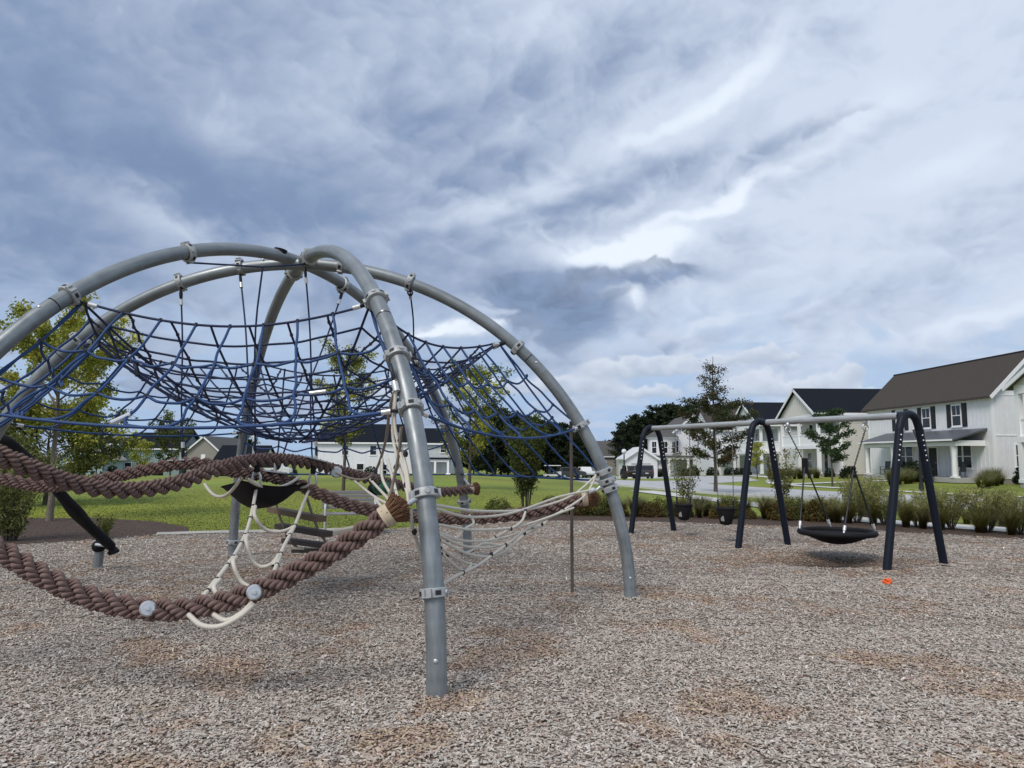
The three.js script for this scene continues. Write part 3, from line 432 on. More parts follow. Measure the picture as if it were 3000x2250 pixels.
// hangers: thin ropes from the arches to the hawsers
const hang = group('hanger_ropes', dome);
const hanger = (a, b, mat = M.blueDark) => { rope(hang, [a, a.clone().lerp(b, 0.33).add(V(0.01, 0, 0)), a.clone().lerp(b, 0.66).add(V(-0.01, 0, 0)), b], R * 0.85, mat, 'hanger_rope'); shackle(hang, a, b, 1.2); shackle(hang, b, a, 1.2); };
const under = (leg, px, py) => { const t = legT(leg, px, py), p = legAt(leg, t); p.y -= 0.1; return p; };
hanger(under('D', 530, 825), H(536, 1340, 8.3)); hanger(under('D', 706, 782), H(747, 1322, 7.8));
hanger(legAt('A', 1.56).add(new THREE.Vector3(0, -0.1, 0)), H(928, 1334, 8.6)); hanger(under('F', 1010, 826), H(815, 1372, 8.28)); hanger(under('B', 1202, 825), topEdge('B', 'F', 0.93));
const strapMid = H(770, 782, 7.5); rope(hang, [under('C', 550, 738), strapMid], R * 0.85, M.blueDark, 'strap_rope'); rope(hang, [strapMid, legAt('A', 1.52).add(new THREE.Vector3(-0.03, -0.08, 0))], R * 0.85, M.blueDark, 'strap_rope'); rope(hang, [strapMid, H(749, 962, 7.6), H(748, 1330, 7.8)], R * 0.85, M.blueDark, 'strap_rope');

// --- white rope nets ---
const W = 0.0175, tie = (a, b) => bar(a, b, 0.021, 8);
// ladder net between the middle and the front hawser
const ladder = group('ladder_net', dome);
{
  const eL = H(752, 1392, 7.7), eR = H(917, 1396, 8.5), Lp = [H(752, 1420, 7.65), H(744, 1470, 7.35), H(728, 1540, 6.9), H(700, 1605, 6.3), H(660, 1665, 5.7), H(592, 1752, 5.05)], Rp = [H(912, 1425, 8.4), H(887, 1480, 7.9), H(864, 1540, 7.3), H(830, 1605, 6.6), H(806, 1668, 6.0), H(780, 1730, 5.1)];
  for (const e of [eL, eR]) { const lo = e === eL ? Lp[0] : Rp[0], ring = []; for (let k = 0; k < 12; k++) { const a = k / 12 * 6.283; ring.push(e.clone().add(new THREE.Vector3(Math.sin(a) * 0.042, -0.04 + Math.cos(a) * 0.075, 0))); } dpart('eye_bolt', tube(new THREE.CatmullRomCurve3(ring, true), 0.014, 36, 8), M.zinc, ladder); dpart('ferrule', bar(e.clone().add(new THREE.Vector3(0, -0.11, 0)), e.clone().add(new THREE.Vector3(0, -0.19, 0)), 0.021, 12), M.ferrule, ladder); dpart('hanger_bolt', bar(e.clone().add(new THREE.Vector3(0, 0.03, 0)), e.clone().add(new THREE.Vector3(0, 0.12, 0)), 0.03, 10), M.blackRubber, ladder); }
  rope(ladder, [eL.clone().add(new THREE.Vector3(0, -0.16, 0)), ...Lp], W, M.white, 'side_rope'); rope(ladder, [eR.clone().add(new THREE.Vector3(0, -0.16, 0)), ...Rp], W, M.white, 'side_rope');
  const cl = curve(Lp), cr = curve(Rp), ties = [];
  for (const [a, b, d] of [[0.16, 0.34, 0.10], [0.40, 0.60, 0.16], [0.64, 0.80, 0.13], [0.86, 0.97, 0.10]]) { const p = cl.getPointAt(a), q = cr.getPointAt(b), p2 = cl.getPointAt(a + 0.08).add(V(0.03, 0, -0.01)), q2 = cr.getPointAt(Math.max(0, b - 0.0)); const m = p2.clone().lerp(q2, 0.5); m.y -= d; rope(ladder, [p.clone().add(V(0.025, 0, -0.01)), p2.clone().add(V(0.015, 0, 0)), p2.clone().lerp(q2, 0.25).add(new THREE.Vector3(0, -d * 0.85, 0)), m, q2.clone().lerp(p2, 0.2).add(new THREE.Vector3(0, -d * 0.6, 0)), q2.clone().add(V(-0.02, -0.01, 0)), cr.getPointAt(Math.min(1, b + 0.1)).add(V(-0.025, 0, 0))], W, M.white, 'rung_rope'); for (const [c, s] of [[cl, a], [cl, a + 0.09], [cr, b], [cr, Math.min(0.99, b + 0.09)]]) { const o = c.getPointAt(Math.min(s, 0.98)), t = c.getTangentAt(Math.min(s, 0.98)); ties.push(tie(o.clone().addScaledVector(t, -0.012), o.clone().addScaledVector(t, 0.012))); } }
  dpart('rope_tie', ties, M.knot, ladder).userData.kind = 'stuff';
  rope(ladder, [H(552, 1800, 4.8), H(590, 1832, 4.76), H(640, 1836, 4.76), H(700, 1808, 4.78), H(745, 1770, 4.85)], W, M.white, 'loop_rope'); rope(ladder, [H(625, 1800, 4.82), H(662, 1818, 4.8), H(705, 1798, 4.8), H(740, 1765, 4.85)], W, M.white, 'loop_rope');
}
// triangular net from leg B to leg A
const W1 = 0.0125;
const tri = group('side_net', dome);
{
  const apex = legAt('B', legT('B', 1768, 1390)).add(V(-0.1, -0.02, 0)), E = [[H(1262, 1478, 5.2), H(1420, 1498, 6.6), H(1560, 1490, 7.4), H(1680, 1450, 8.0)], [H(1268, 1488, 5.2), H(1385, 1515, 6.3), H(1500, 1503, 7.0), H(1650, 1452, 7.9)], [H(1276, 1536, 5.2), H(1400, 1553, 6.2), H(1530, 1540, 7.0), H(1680, 1488, 7.8)], [H(1282, 1560, 5.2), H(1360, 1585, 6.0), H(1470, 1577, 6.8), H(1600, 1530, 7.6)], [H(1284, 1566, 5.2), H(1370, 1602, 6.0), H(1480, 1594, 6.8), H(1600, 1530, 7.6)], [H(1288, 1582, 5.2), H(1380, 1625, 6.0), H(1460, 1625, 6.6), H(1545, 1560, 7.2)], [H(1292, 1605, 5.2), H(1345, 1640, 5.8), H(1395, 1655, 6.1), H(1440, 1628, 6.5)], [H(1294, 1622, 5.2), H(1330, 1655, 5.6), H(1360, 1675, 5.8), H(1385, 1664, 6.0)]];
  const lower = [H(1278, 1722, 5.1), H(1345, 1683, 5.6), H(1400, 1656, 6.1), H(1480, 1598, 6.7), H(1560, 1540, 7.2), H(1650, 1495, 7.7), H(1720, 1445, 8.1)];
  rope(tri, [...lower, apex], W1, M.white, 'edge_rope'); rope(tri, [...E[0], apex], W1, M.white, 'edge_rope'); rope(tri, [...E[1], H(1730, 1436, 8.1)], W1 * 0.95, M.white, 'net_rope'); for (const e of E.slice(2)) rope(tri, e, W1 * 0.95, M.white, 'net_rope');
  for (const c of [[H(1540, 1497, 7.1), H(1530, 1525, 7.0), H(1495, 1550, 6.8), H(1450, 1574, 6.7), H(1415, 1592, 6.5), H(1385, 1612, 6.2)], [H(1375, 1510, 6.3), H(1388, 1530, 6.2), H(1358, 1552, 5.9), H(1340, 1575, 5.8), H(1312, 1583, 5.6)], [H(1598, 1532, 7.5), H(1585, 1540, 7.4), H(1560, 1548, 7.2)], [H(1470, 1600, 6.7), H(1418, 1592, 6.4), H(1384, 1611, 6.1), H(1350, 1625, 5.8), H(1311, 1627, 5.5)], [H(1380, 1650, 6.0), H(1375, 1665, 5.9), H(1362, 1672, 5.8)]]) rope(tri, c, W1 * 0.95, M.white, 'cross_rope');
  const K = [[1540, 1497, 7.1], [1497, 1549, 6.8], [1450, 1575, 6.7], [1415, 1592, 6.5], [1385, 1611, 6.2], [1312, 1581, 5.6], [1350, 1623, 5.8], [1311, 1625, 5.5], [1358, 1552, 5.9], [1651, 1495, 7.7], [1588, 1537, 7.4], [1537, 1562, 7.1], [1482, 1597, 6.7], [1440, 1624, 6.4], [1398, 1657, 6.1], [1357, 1678, 5.7]];
  dpart('rope_tie', K.map(k => knotG(H(...k), 0.9)), M.knot, tri).userData.kind = 'stuff';
  dpart('ferrule', bar(H(1722, 1442, 8.1), H(1740, 1434, 8.15), 0.026, 10), M.ferrule, tri);
}
// fan net against leg A, weathered ropes
const fan = group('fan_net', dome);
{
  const top = H(1160, 1130, 5.45), w = H(985, 1386, 8.7);
  for (const [pts, m] of [[[w, H(1030, 1402, 8.2), H(1075, 1402, 7.4), H(1105, 1370, 6.6), H(1132, 1280, 6.0), H(1143, 1190, 5.6), top], 1], [[top, H(1150, 1260, 5.6), H(1158, 1320, 5.5), H(1186, 1420, 5.4), H(1204, 1478, 5.2)], 0], [[top, H(1157, 1250, 5.45), H(1172, 1320, 5.4), H(1190, 1400, 5.3), H(1196, 1470, 5.2)], 0], [[H(1176, 1250, 5.3), H(1168, 1330, 5.4), H(1150, 1420, 5.5), H(1140, 1460, 5.5)], 1], [[H(1135, 1345, 6.0), H(1150, 1400, 5.8), H(1168, 1470, 5.3)], 0], [[H(1085, 1405, 7.1), H(1108, 1430, 6.6), H(1150, 1475, 5.4)], 0], [[H(1040, 1410, 8.0), H(1090, 1450, 6.8), H(1142, 1480, 5.5)], 0], [[H(1098, 1455, 6.5), H(1110, 1475, 6.0), H(1128, 1492, 5.4)], 0], [[H(1120, 1345, 6.3), H(1118, 1390, 6.2), H(1140, 1440, 5.8), H(1166, 1475, 5.4)], 0], [[H(1165, 1270, 5.5), H(1195, 1395, 5.3), H(1204, 1480, 5.2)], 0], [[H(1203, 1490, 5.1), H(1210, 1550, 5.15), H(1226, 1600, 5.2), H(1240, 1640, 5.2)], 0]]) rope(fan, pts, 0.0125, m ? M.dirty : M.white, 'net_rope');
  shackle(fan, H(1145, 1072, 5.5), H(1158, 1130, 5.45), 1.5);
  rope(fan, [H(1158, 1110, 5.45), top], 0.0125, M.dirty, 'net_rope');
  dpart('rope_tie', [[1172, 1290, 5.4], [1188, 1330, 5.35], [1160, 1370, 5.5], [1190, 1420, 5.3], [1152, 1450, 5.5], [1100, 1380, 6.6], [1092, 1405, 7.0], [1214, 1558, 5.15]].map(k => knotG(H(...k), 1.1)), M.knot, fan).userData.kind = 'stuff';
}
// black rubber hammock laced with pale rope
const ham = group('rubber_hammock', dome);
{
  const c = [H(645, 1425, 7.9), H(712, 1408, 7.3), H(905, 1412, 8.2), H(800, 1430, 9.0)], n = 14, P = [], I = [];
  const S = (u, v) => { const p = c[0].clone().lerp(c[1], u).lerp(c[3].clone().lerp(c[2], u), v); p.y -= 0.20 * (1 - (2 * u - 1) ** 4) * (1 - (2 * v - 1) ** 2) + 0.05 * Math.sin(v * Math.PI); return p; };
  for (const d of [0, -0.012]) for (let i = 0; i <= n; i++) for (let j = 0; j <= n; j++) { const p = S(i / n, j / n); P.push(p.x, p.y + d, p.z); }
  const k = (n + 1) * (n + 1); for (let i = 0; i < n; i++) for (let j = 0; j < n; j++) { const a = i * (n + 1) + j; I.push(a, a + 1, a + n + 1, a + 1, a + n + 2, a + n + 1, a + k, a + n + 1 + k, a + 1 + k, a + 1 + k, a + n + 1 + k, a + n + 2 + k); }
  const g = new THREE.BufferGeometry(); g.setAttribute('position', new THREE.Float32BufferAttribute(P, 3)); g.setIndex(I); g.computeVertexNormals(); dpart('membrane', g, M.blackRubber, ham);
  for (const [a, b, s] of [[H(600, 1418, 7.9), H(706, 1400, 7.3), 0.16], [H(722, 1402, 7.3), H(878, 1396, 8.3), 0.11], [H(870, 1420, 8.2), H(905, 1418, 8.2), 0.03]]) rope(ham, sagged(a, b, s, 8), W, M.white, 'edge_rope');
  const T = sagged(H(600, 1418, 7.9), H(706, 1400, 7.3), 0.16, 14).slice(1, 14); dpart('lacing', T.map(p => knotG(p, 0.75)), M.knot, ham).userData.kind = 'stuff';
}
// plank swing bridge under the net
const planks = group('plank_bridge', dome), woodM = std(rgb(0.20, 0.145, 0.095), 0.8), woodPale = std(rgb(0.66, 0.58, 0.44), 0.75), woodDark = std(rgb(0.075, 0.058, 0.05), 0.8);
for (const [x0, y0, x1, y1, f0, f1, m, th] of [[796, 1492, 942, 1521, 9.2, 8.4, woodM, 15], [818, 1541, 960, 1565, 9.2, 8.4, woodDark, 15], [838, 1583, 986, 1602, 9.2, 8.4, woodDark, 13], [868, 1614, 955, 1613, 9.2, 8.6, woodDark, 10], [962, 1562, 1055, 1543, 8.8, 9.6, woodPale, 9], [955, 1595, 1010, 1580, 8.8, 9.5, woodPale, 9], [878, 1607, 962, 1606, 8.9, 9.4, woodPale, 6]]) { const a = H(x0, y0, f0), b = H(x1, y1, f1); dpart('plank', beam(a, b, 0.13, th / 2123 * f0), m, planks); }
for (const p of [[H(808, 1452, 9.0), H(812, 1490, 9.0), H(830, 1541, 9.0), H(850, 1585, 9.0), H(890, 1618, 9.0)], [H(900, 1460, 8.6), H(915, 1508, 8.5), H(936, 1560, 8.5), H(962, 1598, 8.5)], [H(1050, 1548, 9.5), H(1020, 1570, 9.4), H(975, 1600, 9.0)]]) rope(planks, p, W * 0.9, M.dirty, 'side_rope');
// green disc, thick blue hem bundle at the back
dpart('green_disc', new THREE.SphereGeometry(0.125, 20, 12).scale(1.05, 0.8, 1).translate(...H(1118, 1429, 9.8).toArray()), M.green); dpart('disc_collar', new THREE.SphereGeometry(0.09, 14, 10).translate(...H(1096, 1434, 9.85).toArray()), M.blackRubber);
rope(dome, [H(1040, 1488, 10.6), H(1075, 1502, 10.8), H(1125, 1508, 11.0), H(1230, 1500, 11.3)], 0.05, M.blueDark, 'hem_bundle'); dpart('hem_ferrule', bar(H(1084, 1501, 10.7), H(1092, 1503, 10.75), 0.058, 14), M.ropeCream);
// fire pole beside leg B, black rubber banister beyond leg D
dpart('climbing_pole', [bar(V(0.71, -0.03, 8.57), V(0.70, 2.02, 8.57), 0.019, 12), bar(V(0.70, 2.0, 8.57), legAt('B', TT.bot), 0.014, 8)], M.rust);
{
  const g = group('rubber_banister', dome), pts = [H(-60, 1262, 8.9), H(18, 1290, 9.0), H(60, 1325, 9.1), H(130, 1392, 9.3), H(205, 1480, 9.6), H(255, 1535, 9.9), H(300, 1577, 10.1), H(328, 1606, 10.2), H(334, 1622, 10.2)], c = curve(pts), P = [], I = [], n = 70, m = 16;
  for (let i = 0; i <= n; i++) { const t = i / n, o = c.getPointAt(t), T = c.getTangentAt(t), B = new THREE.Vector3().crossVectors(T, UPV).normalize(), N = new THREE.Vector3().crossVectors(B, T), w = 0.085 + 0.016 * Math.sin(t * 22), h = 0.06 * (t > 0.96 ? 0.8 : 1); for (let k = 0; k < m; k++) { const a = k / m * 6.283, x = Math.sign(Math.cos(a)) * Math.abs(Math.cos(a)) ** 0.6 * w, y = Math.sign(Math.sin(a)) * Math.abs(Math.sin(a)) ** 0.7 * h; P.push(o.x + B.x * x + N.x * y, o.y + B.y * x + N.y * y, o.z + B.z * x + N.z * y); } }
  for (let i = 0; i < n; i++) for (let k = 0; k < m; k++) { const a = i * m + k, b = i * m + (k + 1) % m; I.push(a, a + m, b, b, a + m, b + m); } for (let k = 1; k < m - 1; k++) I.push(0, k, k + 1, n * m, n * m + k + 1, n * m + k);
  const geo = new THREE.BufferGeometry(); geo.setAttribute('position', new THREE.Float32BufferAttribute(P, 3)); geo.setIndex(I); geo.computeVertexNormals(); dpart('rail', geo, M.blackRubber, g);
  dpart('post', bar(V(-5.76, -0.03, 10.3), V(-5.74, 0.27, 10.3), 0.063, 18), M.galv, g); dpart('post_cap', new THREE.SphereGeometry(0.095, 18, 12).scale(1, 0.92, 1).translate(...V(-5.74, 0.33, 10.28).toArray()), M.blackRubber, g); dpart('bracket', bar(V(-5.74, 0.36, 10.2), H(318, 1600, 10.15), 0.022, 8), M.zinc, g);
}
// ---------- swing frame and swings ----------
{
  const d = V(2.85, 0, -5.15).setY(0); const dir = new THREE.Vector3(2.85, 0, 5.15).normalize(), perp = new THREE.Vector3(dir.z, 0, -dir.x);   // along the bar towards the eye; across it to the right
  const mid = [V(3.07, 0, 15.95), V(4.52, 0, 13.2), V(5.93, 0, 10.82)], top = 2.27, half = [0.60, 0.64, 0.70];
  const frame = thing('swing_frame', 'swing frame with three navy arched posts and a pale steel crossbar', 'swing frame', mid[1]);
  const O2 = mid[1], L2 = g => g.translate(-O2.x, -O2.y, -O2.z);
  mid.forEach((m, k) => {
    const a = m.clone().addScaledVector(perp, -half[k]), b = m.clone().addScaledVector(perp, half[k]), g = group('arched_post', frame); a.y = b.y = -0.03;
    const t = 0.17, A1 = m.clone().addScaledVector(perp, -t - 0.07).setY(top - 0.22), A2 = m.clone().addScaledVector(perp, -t + 0.02).setY(top - 0.05), B1 = m.clone().addScaledVector(perp, t + 0.07).setY(top - 0.22), B2 = m.clone().addScaledVector(perp, t - 0.02).setY(top - 0.05), C = m.clone().setY(top);
    for (const [p, q] of [[a, A1], [b, B1]]) part('post_leg', L2(bar(p, q, 0.058, 18)), M.navy, g);
    part('post_bend', L2(tube(curve([A1.clone().lerp(a, 0.02), A1, A2, C, B2, B1, B1.clone().lerp(b, 0.02)]), 0.0585, 44, 18)), M.navy, g);
    for (const [p, q] of [[A1, a], [B1, b]]) for (let j = 0; j < 6; j++) { const o = p.clone().lerp(q, 0.045 + j * 0.036), e = new THREE.Vector3(0, CAM.h, 0).sub(o).setY(0).normalize().addScaledVector(dir, 1.2).normalize(); part('bolt', L2(new THREE.SphereGeometry(0.0135, 8, 6).translate(...o.addScaledVector(e, 0.056).toArray())), M.ferrule, g); }
  });
  const end = (i, s) => mid[i].clone().addScaledVector(dir, s).setY(top - 0.02);
  part('crossbar', L2(merge([bar(end(0, 0.02), end(1, -0.05), 0.052, 18), bar(end(1, 0.05), end(2, -0.1), 0.052, 18)])), M.cast, frame);
  part('label_plate', L2(bar(end(2, -0.62), end(2, -0.42), 0.0545, 18)), M.red, frame); part('bar_cuff', L2(bar(end(2, -0.16), end(2, -0.04), 0.058, 18)), M.navy, frame); part('bar_cuff', L2(bar(end(1, 0.03), end(1, 0.16), 0.057, 18)), M.navy, frame);
  // basket swing: a dished seat hung from two points
  const ctr = at(2452, 1556, 11.9); ctr.y = 0.37;
  const bs = thing('basket_swing', 'black round basket swing hanging in the right bay', 'swing', ctr);
  const Lb = g => g.translate(-ctr.x, -ctr.y, -ctr.z), q = g => part;
  part('rim', Lb(new THREE.TorusGeometry(0.56, 0.045, 14, 48).rotateX(Math.PI / 2).translate(ctr.x, ctr.y + 0.05, ctr.z)), M.blackRubber, bs);
  { const P = [], n = 14; for (let k = 0; k <= n; k++) { const t = k / n; P.push(new THREE.Vector2(0.55 * t + 0.0001, 0.05 - 0.17 * (1 - t * t) ** 1.2 + 0.0)); } for (let k = n; k >= 0; k--) { const t = k / n; P.push(new THREE.Vector2(0.55 * t + 0.0001, 0.03 - 0.17 * (1 - t * t) ** 1.2)); } part('dish', new THREE.LatheGeometry(P, 40), M.blackRubber, bs); }
  for (let k = 0; k < 10; k++) { const a = k * Math.PI / 5; part('dish_slot', rbox(-0.05, 0.05, -0.004, 0.006, -0.018, 0.018, 0.003).rotateZ(0.25).translate(0.42, -0.01, 0).rotateY(a), M.black, bs); }
  const hooks = [end(1, 0.62).setY(top - 0.1), end(2, -0.72).setY(top - 0.1)];
  const rimAt = a => new THREE.Vector3(ctr.x + 0.56 * Math.cos(a), ctr.y + 0.09, ctr.z + 0.56 * Math.sin(a));
  hooks.forEach((h, k) => {
    const split = h.clone().lerp(ctr, k ? 0.40 : 0.36), base = Math.atan2(dir.z, dir.x) + (k ? 0 : Math.PI);
    part('bearing', Lb(merge([new THREE.SphereGeometry(0.04, 12, 8).scale(1, 1.3, 1).translate(h.x, h.y + 0.02, h.z), new THREE.TorusGeometry(0.045, 0.012, 8, 18).translate(h.x, h.y - 0.07, h.z)])), M.zinc, bs);
    const links = [], n = 22; for (let j = 0; j < n; j++) { const t0 = (j + 0.1) / n, o = h.clone().add(new THREE.Vector3(0, -0.1, 0)).lerp(split, t0), dd = split.clone().sub(h).normalize(); links.push(aligned(new THREE.TorusGeometry(0.014, 0.0055, 5, 10).scale(0.75, 1.5, 1).rotateY(j % 2 ? Math.PI / 2 : 0), o, dd)); }
    part('chain', Lb(merge(links)), M.black, bs);
    part('hub', Lb(k ? new THREE.SphereGeometry(0.035, 12, 8).translate(...split.toArray()) : rbox(-0.045, 0.045, -0.17, 0.09, -0.035, 0.035, 0.015).translate(...split.toArray())), M.blackRubber, bs);
    for (const s of [-0.75, 0.75]) { const e = rimAt(base + s); part('hanging_rope', Lb(bar(split, e.clone().lerp(split, 0.06), 0.014, 10)), M.black, bs); part('ferrule', Lb(bar(e.clone().lerp(split, 0.04), e.clone().lerp(split, 0.11), 0.024, 10)), M.ferrule, bs); part('rope_end', Lb(bar(e, e.clone().lerp(split, 0.04), 0.016, 8)), M.zinc, bs); }
  });
  // bucket swings in the far bay
  const bucket = (px, py, label, s) => {
    const hang = end(0, s).setY(top - 0.08), c = hang.clone().setY(0.52); const b = thing('bucket_swing', label, 'swing', c, Math.atan2(dir.x, dir.z) - Math.PI / 2, 'bucket swings in the far bay');
    const P = []; for (const [r, y] of [[0.05, -0.17], [0.105, -0.15], [0.15, 0.0], [0.185, 0.12], [0.197, 0.12], [0.165, 0.0], [0.12, -0.165], [0.05, -0.19]]) P.push(new THREE.Vector2(r, y));
    part('bucket', new THREE.LatheGeometry(P, 28).scale(1, 1, 0.82), M.blackRubber, b); part('rim', new THREE.TorusGeometry(0.19, 0.02, 8, 30).rotateX(Math.PI / 2).scale(1, 1, 0.82).translate(0, 0.125, 0), M.blackRubber, b);
    part('leg_opening', new RoundedBoxGeometry(0.085, 0.11, 0.03, 3, 0.02).rotateX(0.16).translate(0.02, -0.06, 0.107), std(rgb(0.32, 0.32, 0.31), 0.7), b);
    for (const sx of [-1, 1]) { const e = new THREE.Vector3(sx * 0.2, 0.13, 0), h = new THREE.Vector3(sx * 0.22, hang.y - c.y, 0), links = [], n = 34; for (let j = 0; j < n; j++) links.push(aligned(new THREE.TorusGeometry(0.0135, 0.005, 5, 8).scale(0.7, 1.8, 1).rotateY(j % 2 ? Math.PI / 2 : 0), e.clone().lerp(h, (j + 0.5) / n), UPV)); part('chain', merge(links), std(rgb(0.22, 0.23, 0.23), 0.5, { metalness: 0.6 }), b); part('chain_grip', bar(e, e.clone().lerp(h, 0.1), 0.02, 8), M.black, b); }
  };
  bucket(0, 0, 'black bucket swing farther from the basket swing', 0.98); bucket(0, 0, 'black bucket swing nearer the middle post of the frame', 2.15);
}
// ---------- small things on the play surface ----------
{
  const p = ground(2600, 1714), o = thing('crumpled_wrapper', 'small crumpled orange wrapper on the wood chips', 'litter', p), g = new THREE.IcosahedronGeometry(0.055, 2), a = g.attributes.position; for (let i = 0; i < a.count; i++) { const k = 1 + 0.45 * n3(a.getX(i) * 40, a.getY(i) * 40, a.getZ(i) * 40); a.setXYZ(i, a.getX(i) * k, a.getY(i) * k * 0.75, a.getZ(i) * k); } g.computeVertexNormals(); part('foil', g.translate(0, 0.045, 0), M.orange, o); part('flap', rbox(-0.05, 0.0, 0.04, 0.045, -0.03, 0.03, 0.001).rotateZ(-0.5).translate(-0.02, 0.02, 0.02), M.orange, o);
}
{ // slatted bench beyond the dome
  const c = V(-3.35, 0, 15.3), b = thing('park_bench', 'slatted grey bench with pale metal frame behind the dome', 'bench', c, 0.22), wood = std(rgb(0.21, 0.205, 0.22), 0.8), steel = std(rgb(0.55, 0.55, 0.52), 0.5, { metalness: 0.3 });
  for (let k = 0; k < 5; k++) { const y = 0.52 + k * 0.075, z = 0.02 - k * 0.03; part('back_slat', rbox(-0.58, 0.58, y, y + 0.062, z, z + 0.03, 0.008), wood, b); }
  for (let k = 0; k < 4; k++) part('seat_slat', rbox(-0.58, 0.58, 0.42, 0.45, 0.08 + k * 0.1, 0.165 + k * 0.1, 0.008), wood, b);
  for (const x of [-0.5, 0.5]) { part('side_frame', tube(curve([new THREE.Vector3(x, 0, 0.44), new THREE.Vector3(x, 0.4, 0.46), new THREE.Vector3(x, 0.6, 0.42), new THREE.Vector3(x, 0.64, 0.3), new THREE.Vector3(x, 0.62, 0.05), new THREE.Vector3(x, 0.9, -0.1)]), 0.022, 40, 10), steel, b); part('leg', bar(new THREE.Vector3(x, 0, -0.05), new THREE.Vector3(x, 0.55, 0.0), 0.022, 10), steel, b); }
}
// ---------- houses ----------
const shingleT = tex(256, 256, (i, j) => { const v = clamp(0.74 + 0.3 * wrapN(i, j, 256, 24, 3, 8) + 0.16 * n2(i * 0.9, j * 0.9) - (j % 16 < 2 ? 0.16 : 0)); return [255 * v, 255 * v, 255 * v]; });
const wallT = tex(256, 256, (i, j) => { const v = clamp(0.93 + 0.08 * wrapN(i, j, 256, 6, 4, 12) + 0.03 * n2(i * 0.7, j * 0.7)); return [255 * v, 255 * v, 255 * v]; });
const HM = {
  white: std(rgb(0.80, 0.815, 0.83), 0.75, { map: wallT }), trim: std(rgb(0.84, 0.85, 0.85), 0.6), cream: std(rgb(0.70, 0.685, 0.63), 0.75, { map: wallT }), pale: std(rgb(0.62, 0.655, 0.655), 0.75, { map: wallT }), taupe: std(rgb(0.30, 0.285, 0.26), 0.8, { map: wallT }), teal: std(rgb(0.24, 0.33, 0.335), 0.8, { map: wallT }), blueGrey: std(rgb(0.30, 0.41, 0.47), 0.8, { map: wallT }),
  brown: new THREE.MeshPhysicalMaterial({ color: rgb(0.10, 0.088, 0.08), roughness: 1, specularIntensity: 0.2, map: shingleT }), char: new THREE.MeshPhysicalMaterial({ color: rgb(0.018, 0.022, 0.031), roughness: 1, specularIntensity: 0.15, map: shingleT }), greyRoof: std(rgb(0.13, 0.125, 0.12), 0.9, { map: shingleT }), metal: std(rgb(0.13, 0.135, 0.15), 0.45, { metalness: 0.5 }), whiteRoof: std(rgb(0.62, 0.64, 0.66), 0.6),
  glass: std(rgb(0.012, 0.015, 0.018), 0.07), shutter: std(rgb(0.012, 0.012, 0.014), 0.6), door: std(rgb(0.55, 0.56, 0.53), 0.6), chair: std(rgb(0.03, 0.035, 0.04), 0.6), soffit: std(rgb(0.42, 0.42, 0.41), 0.8),
};
const uvMetres = g => { const p = g.attributes.position, n = g.attributes.normal, u = g.attributes.uv; for (let i = 0; i < p.count; i++) { const ax = Math.abs(n.getX(i)), ay = Math.abs(n.getY(i)), az = Math.abs(n.getZ(i)); u.setXY(i, (ax > az ? p.getZ(i) : p.getX(i)) / 3, (ay > 0.95 ? p.getZ(i) : p.getY(i)) / 3); } return g; };
const wbox = (...a) => uvMetres(box(...a));
const turnFor = { f: 0, r: Math.PI / 2, l: -Math.PI / 2 };
function win(parent, x, y, z, w, h, face = 'f', o = {}) {
  const g = group('window', parent), n = o.double ? 2 : 1, W2 = w / n; g.position.set(x, y, z); g.rotation.y = turnFor[face];
  const bars = []; for (let k = 0; k < n; k++) { const c = -w / 2 + W2 * (k + 0.5); bars.push(box(c - W2 / 2 + 0.001 * k, c - W2 / 2 + 0.075, -h / 2, h / 2, 0, 0.07), box(c + W2 / 2 - 0.075, c + W2 / 2 - 0.001, -h / 2, h / 2, 0, 0.071), box(c - W2 / 2 + 0.075, c + W2 / 2 - 0.075, -0.03, 0.03, 0, 0.055)); if (o.grid) bars.push(box(c - 0.018, c + 0.018, 0.03, h / 2 - 0.08, 0, 0.05)); part('pane', box(c - W2 / 2 + 0.07, c + W2 / 2 - 0.07, -h / 2 + 0.05, h / 2 - 0.05, 0.012, 0.03), HM.glass, g); }
  bars.push(box(-w / 2 + 0.002, w / 2 - 0.002, h / 2 - 0.08, h / 2 + 0.002, 0, 0.073), box(-w / 2 + 0.002, w / 2 - 0.002, -h / 2 - 0.002, -h / 2 + 0.07, 0, 0.074)); part('frame', bars, HM.trim, g);
  part('sill', box(-w / 2 - 0.06, w / 2 + 0.06, -h / 2 - 0.08, -h / 2 - 0.003, 0, 0.1), HM.trim, g);
  if (o.shutters) for (const s of [-1, 1]) part('shutter', [box(s * (w / 2 + 0.05 + o.shutters / 2) - o.shutters / 2, s * (w / 2 + 0.05 + o.shutters / 2) + o.shutters / 2, -h / 2 - 0.05, h / 2 + 0.05, 0, 0.045), ...[-0.3, 0.3].map(q => box(s * (w / 2 + 0.05 + o.shutters / 2) - o.shutters / 2 + 0.06, s * (w / 2 + 0.05 + o.shutters / 2) + o.shutters / 2 - 0.06, q * h - h * 0.17, q * h + h * 0.17, 0.045, 0.056))], HM.shutter, g);
  return g;
}
function roofGeo(len, half, rise, over, th) { const sl = rise / half, e = half + over, ye = -sl * over, s = new THREE.Shape([[-e, ye], [0, rise], [e, ye], [e, ye - th], [0, rise - th * 1.15], [-e, ye - th]].map(p => new THREE.Vector2(...p))); const g = new THREE.ExtrudeGeometry(s, { depth: len, bevelEnabled: false }); return g; }
const tri2 = (half, rise, th) => new THREE.ExtrudeGeometry(new THREE.Shape([[-half, 0], [half, 0], [0, rise]].map(p => new THREE.Vector2(...p))), { depth: th, bevelEnabled: false });
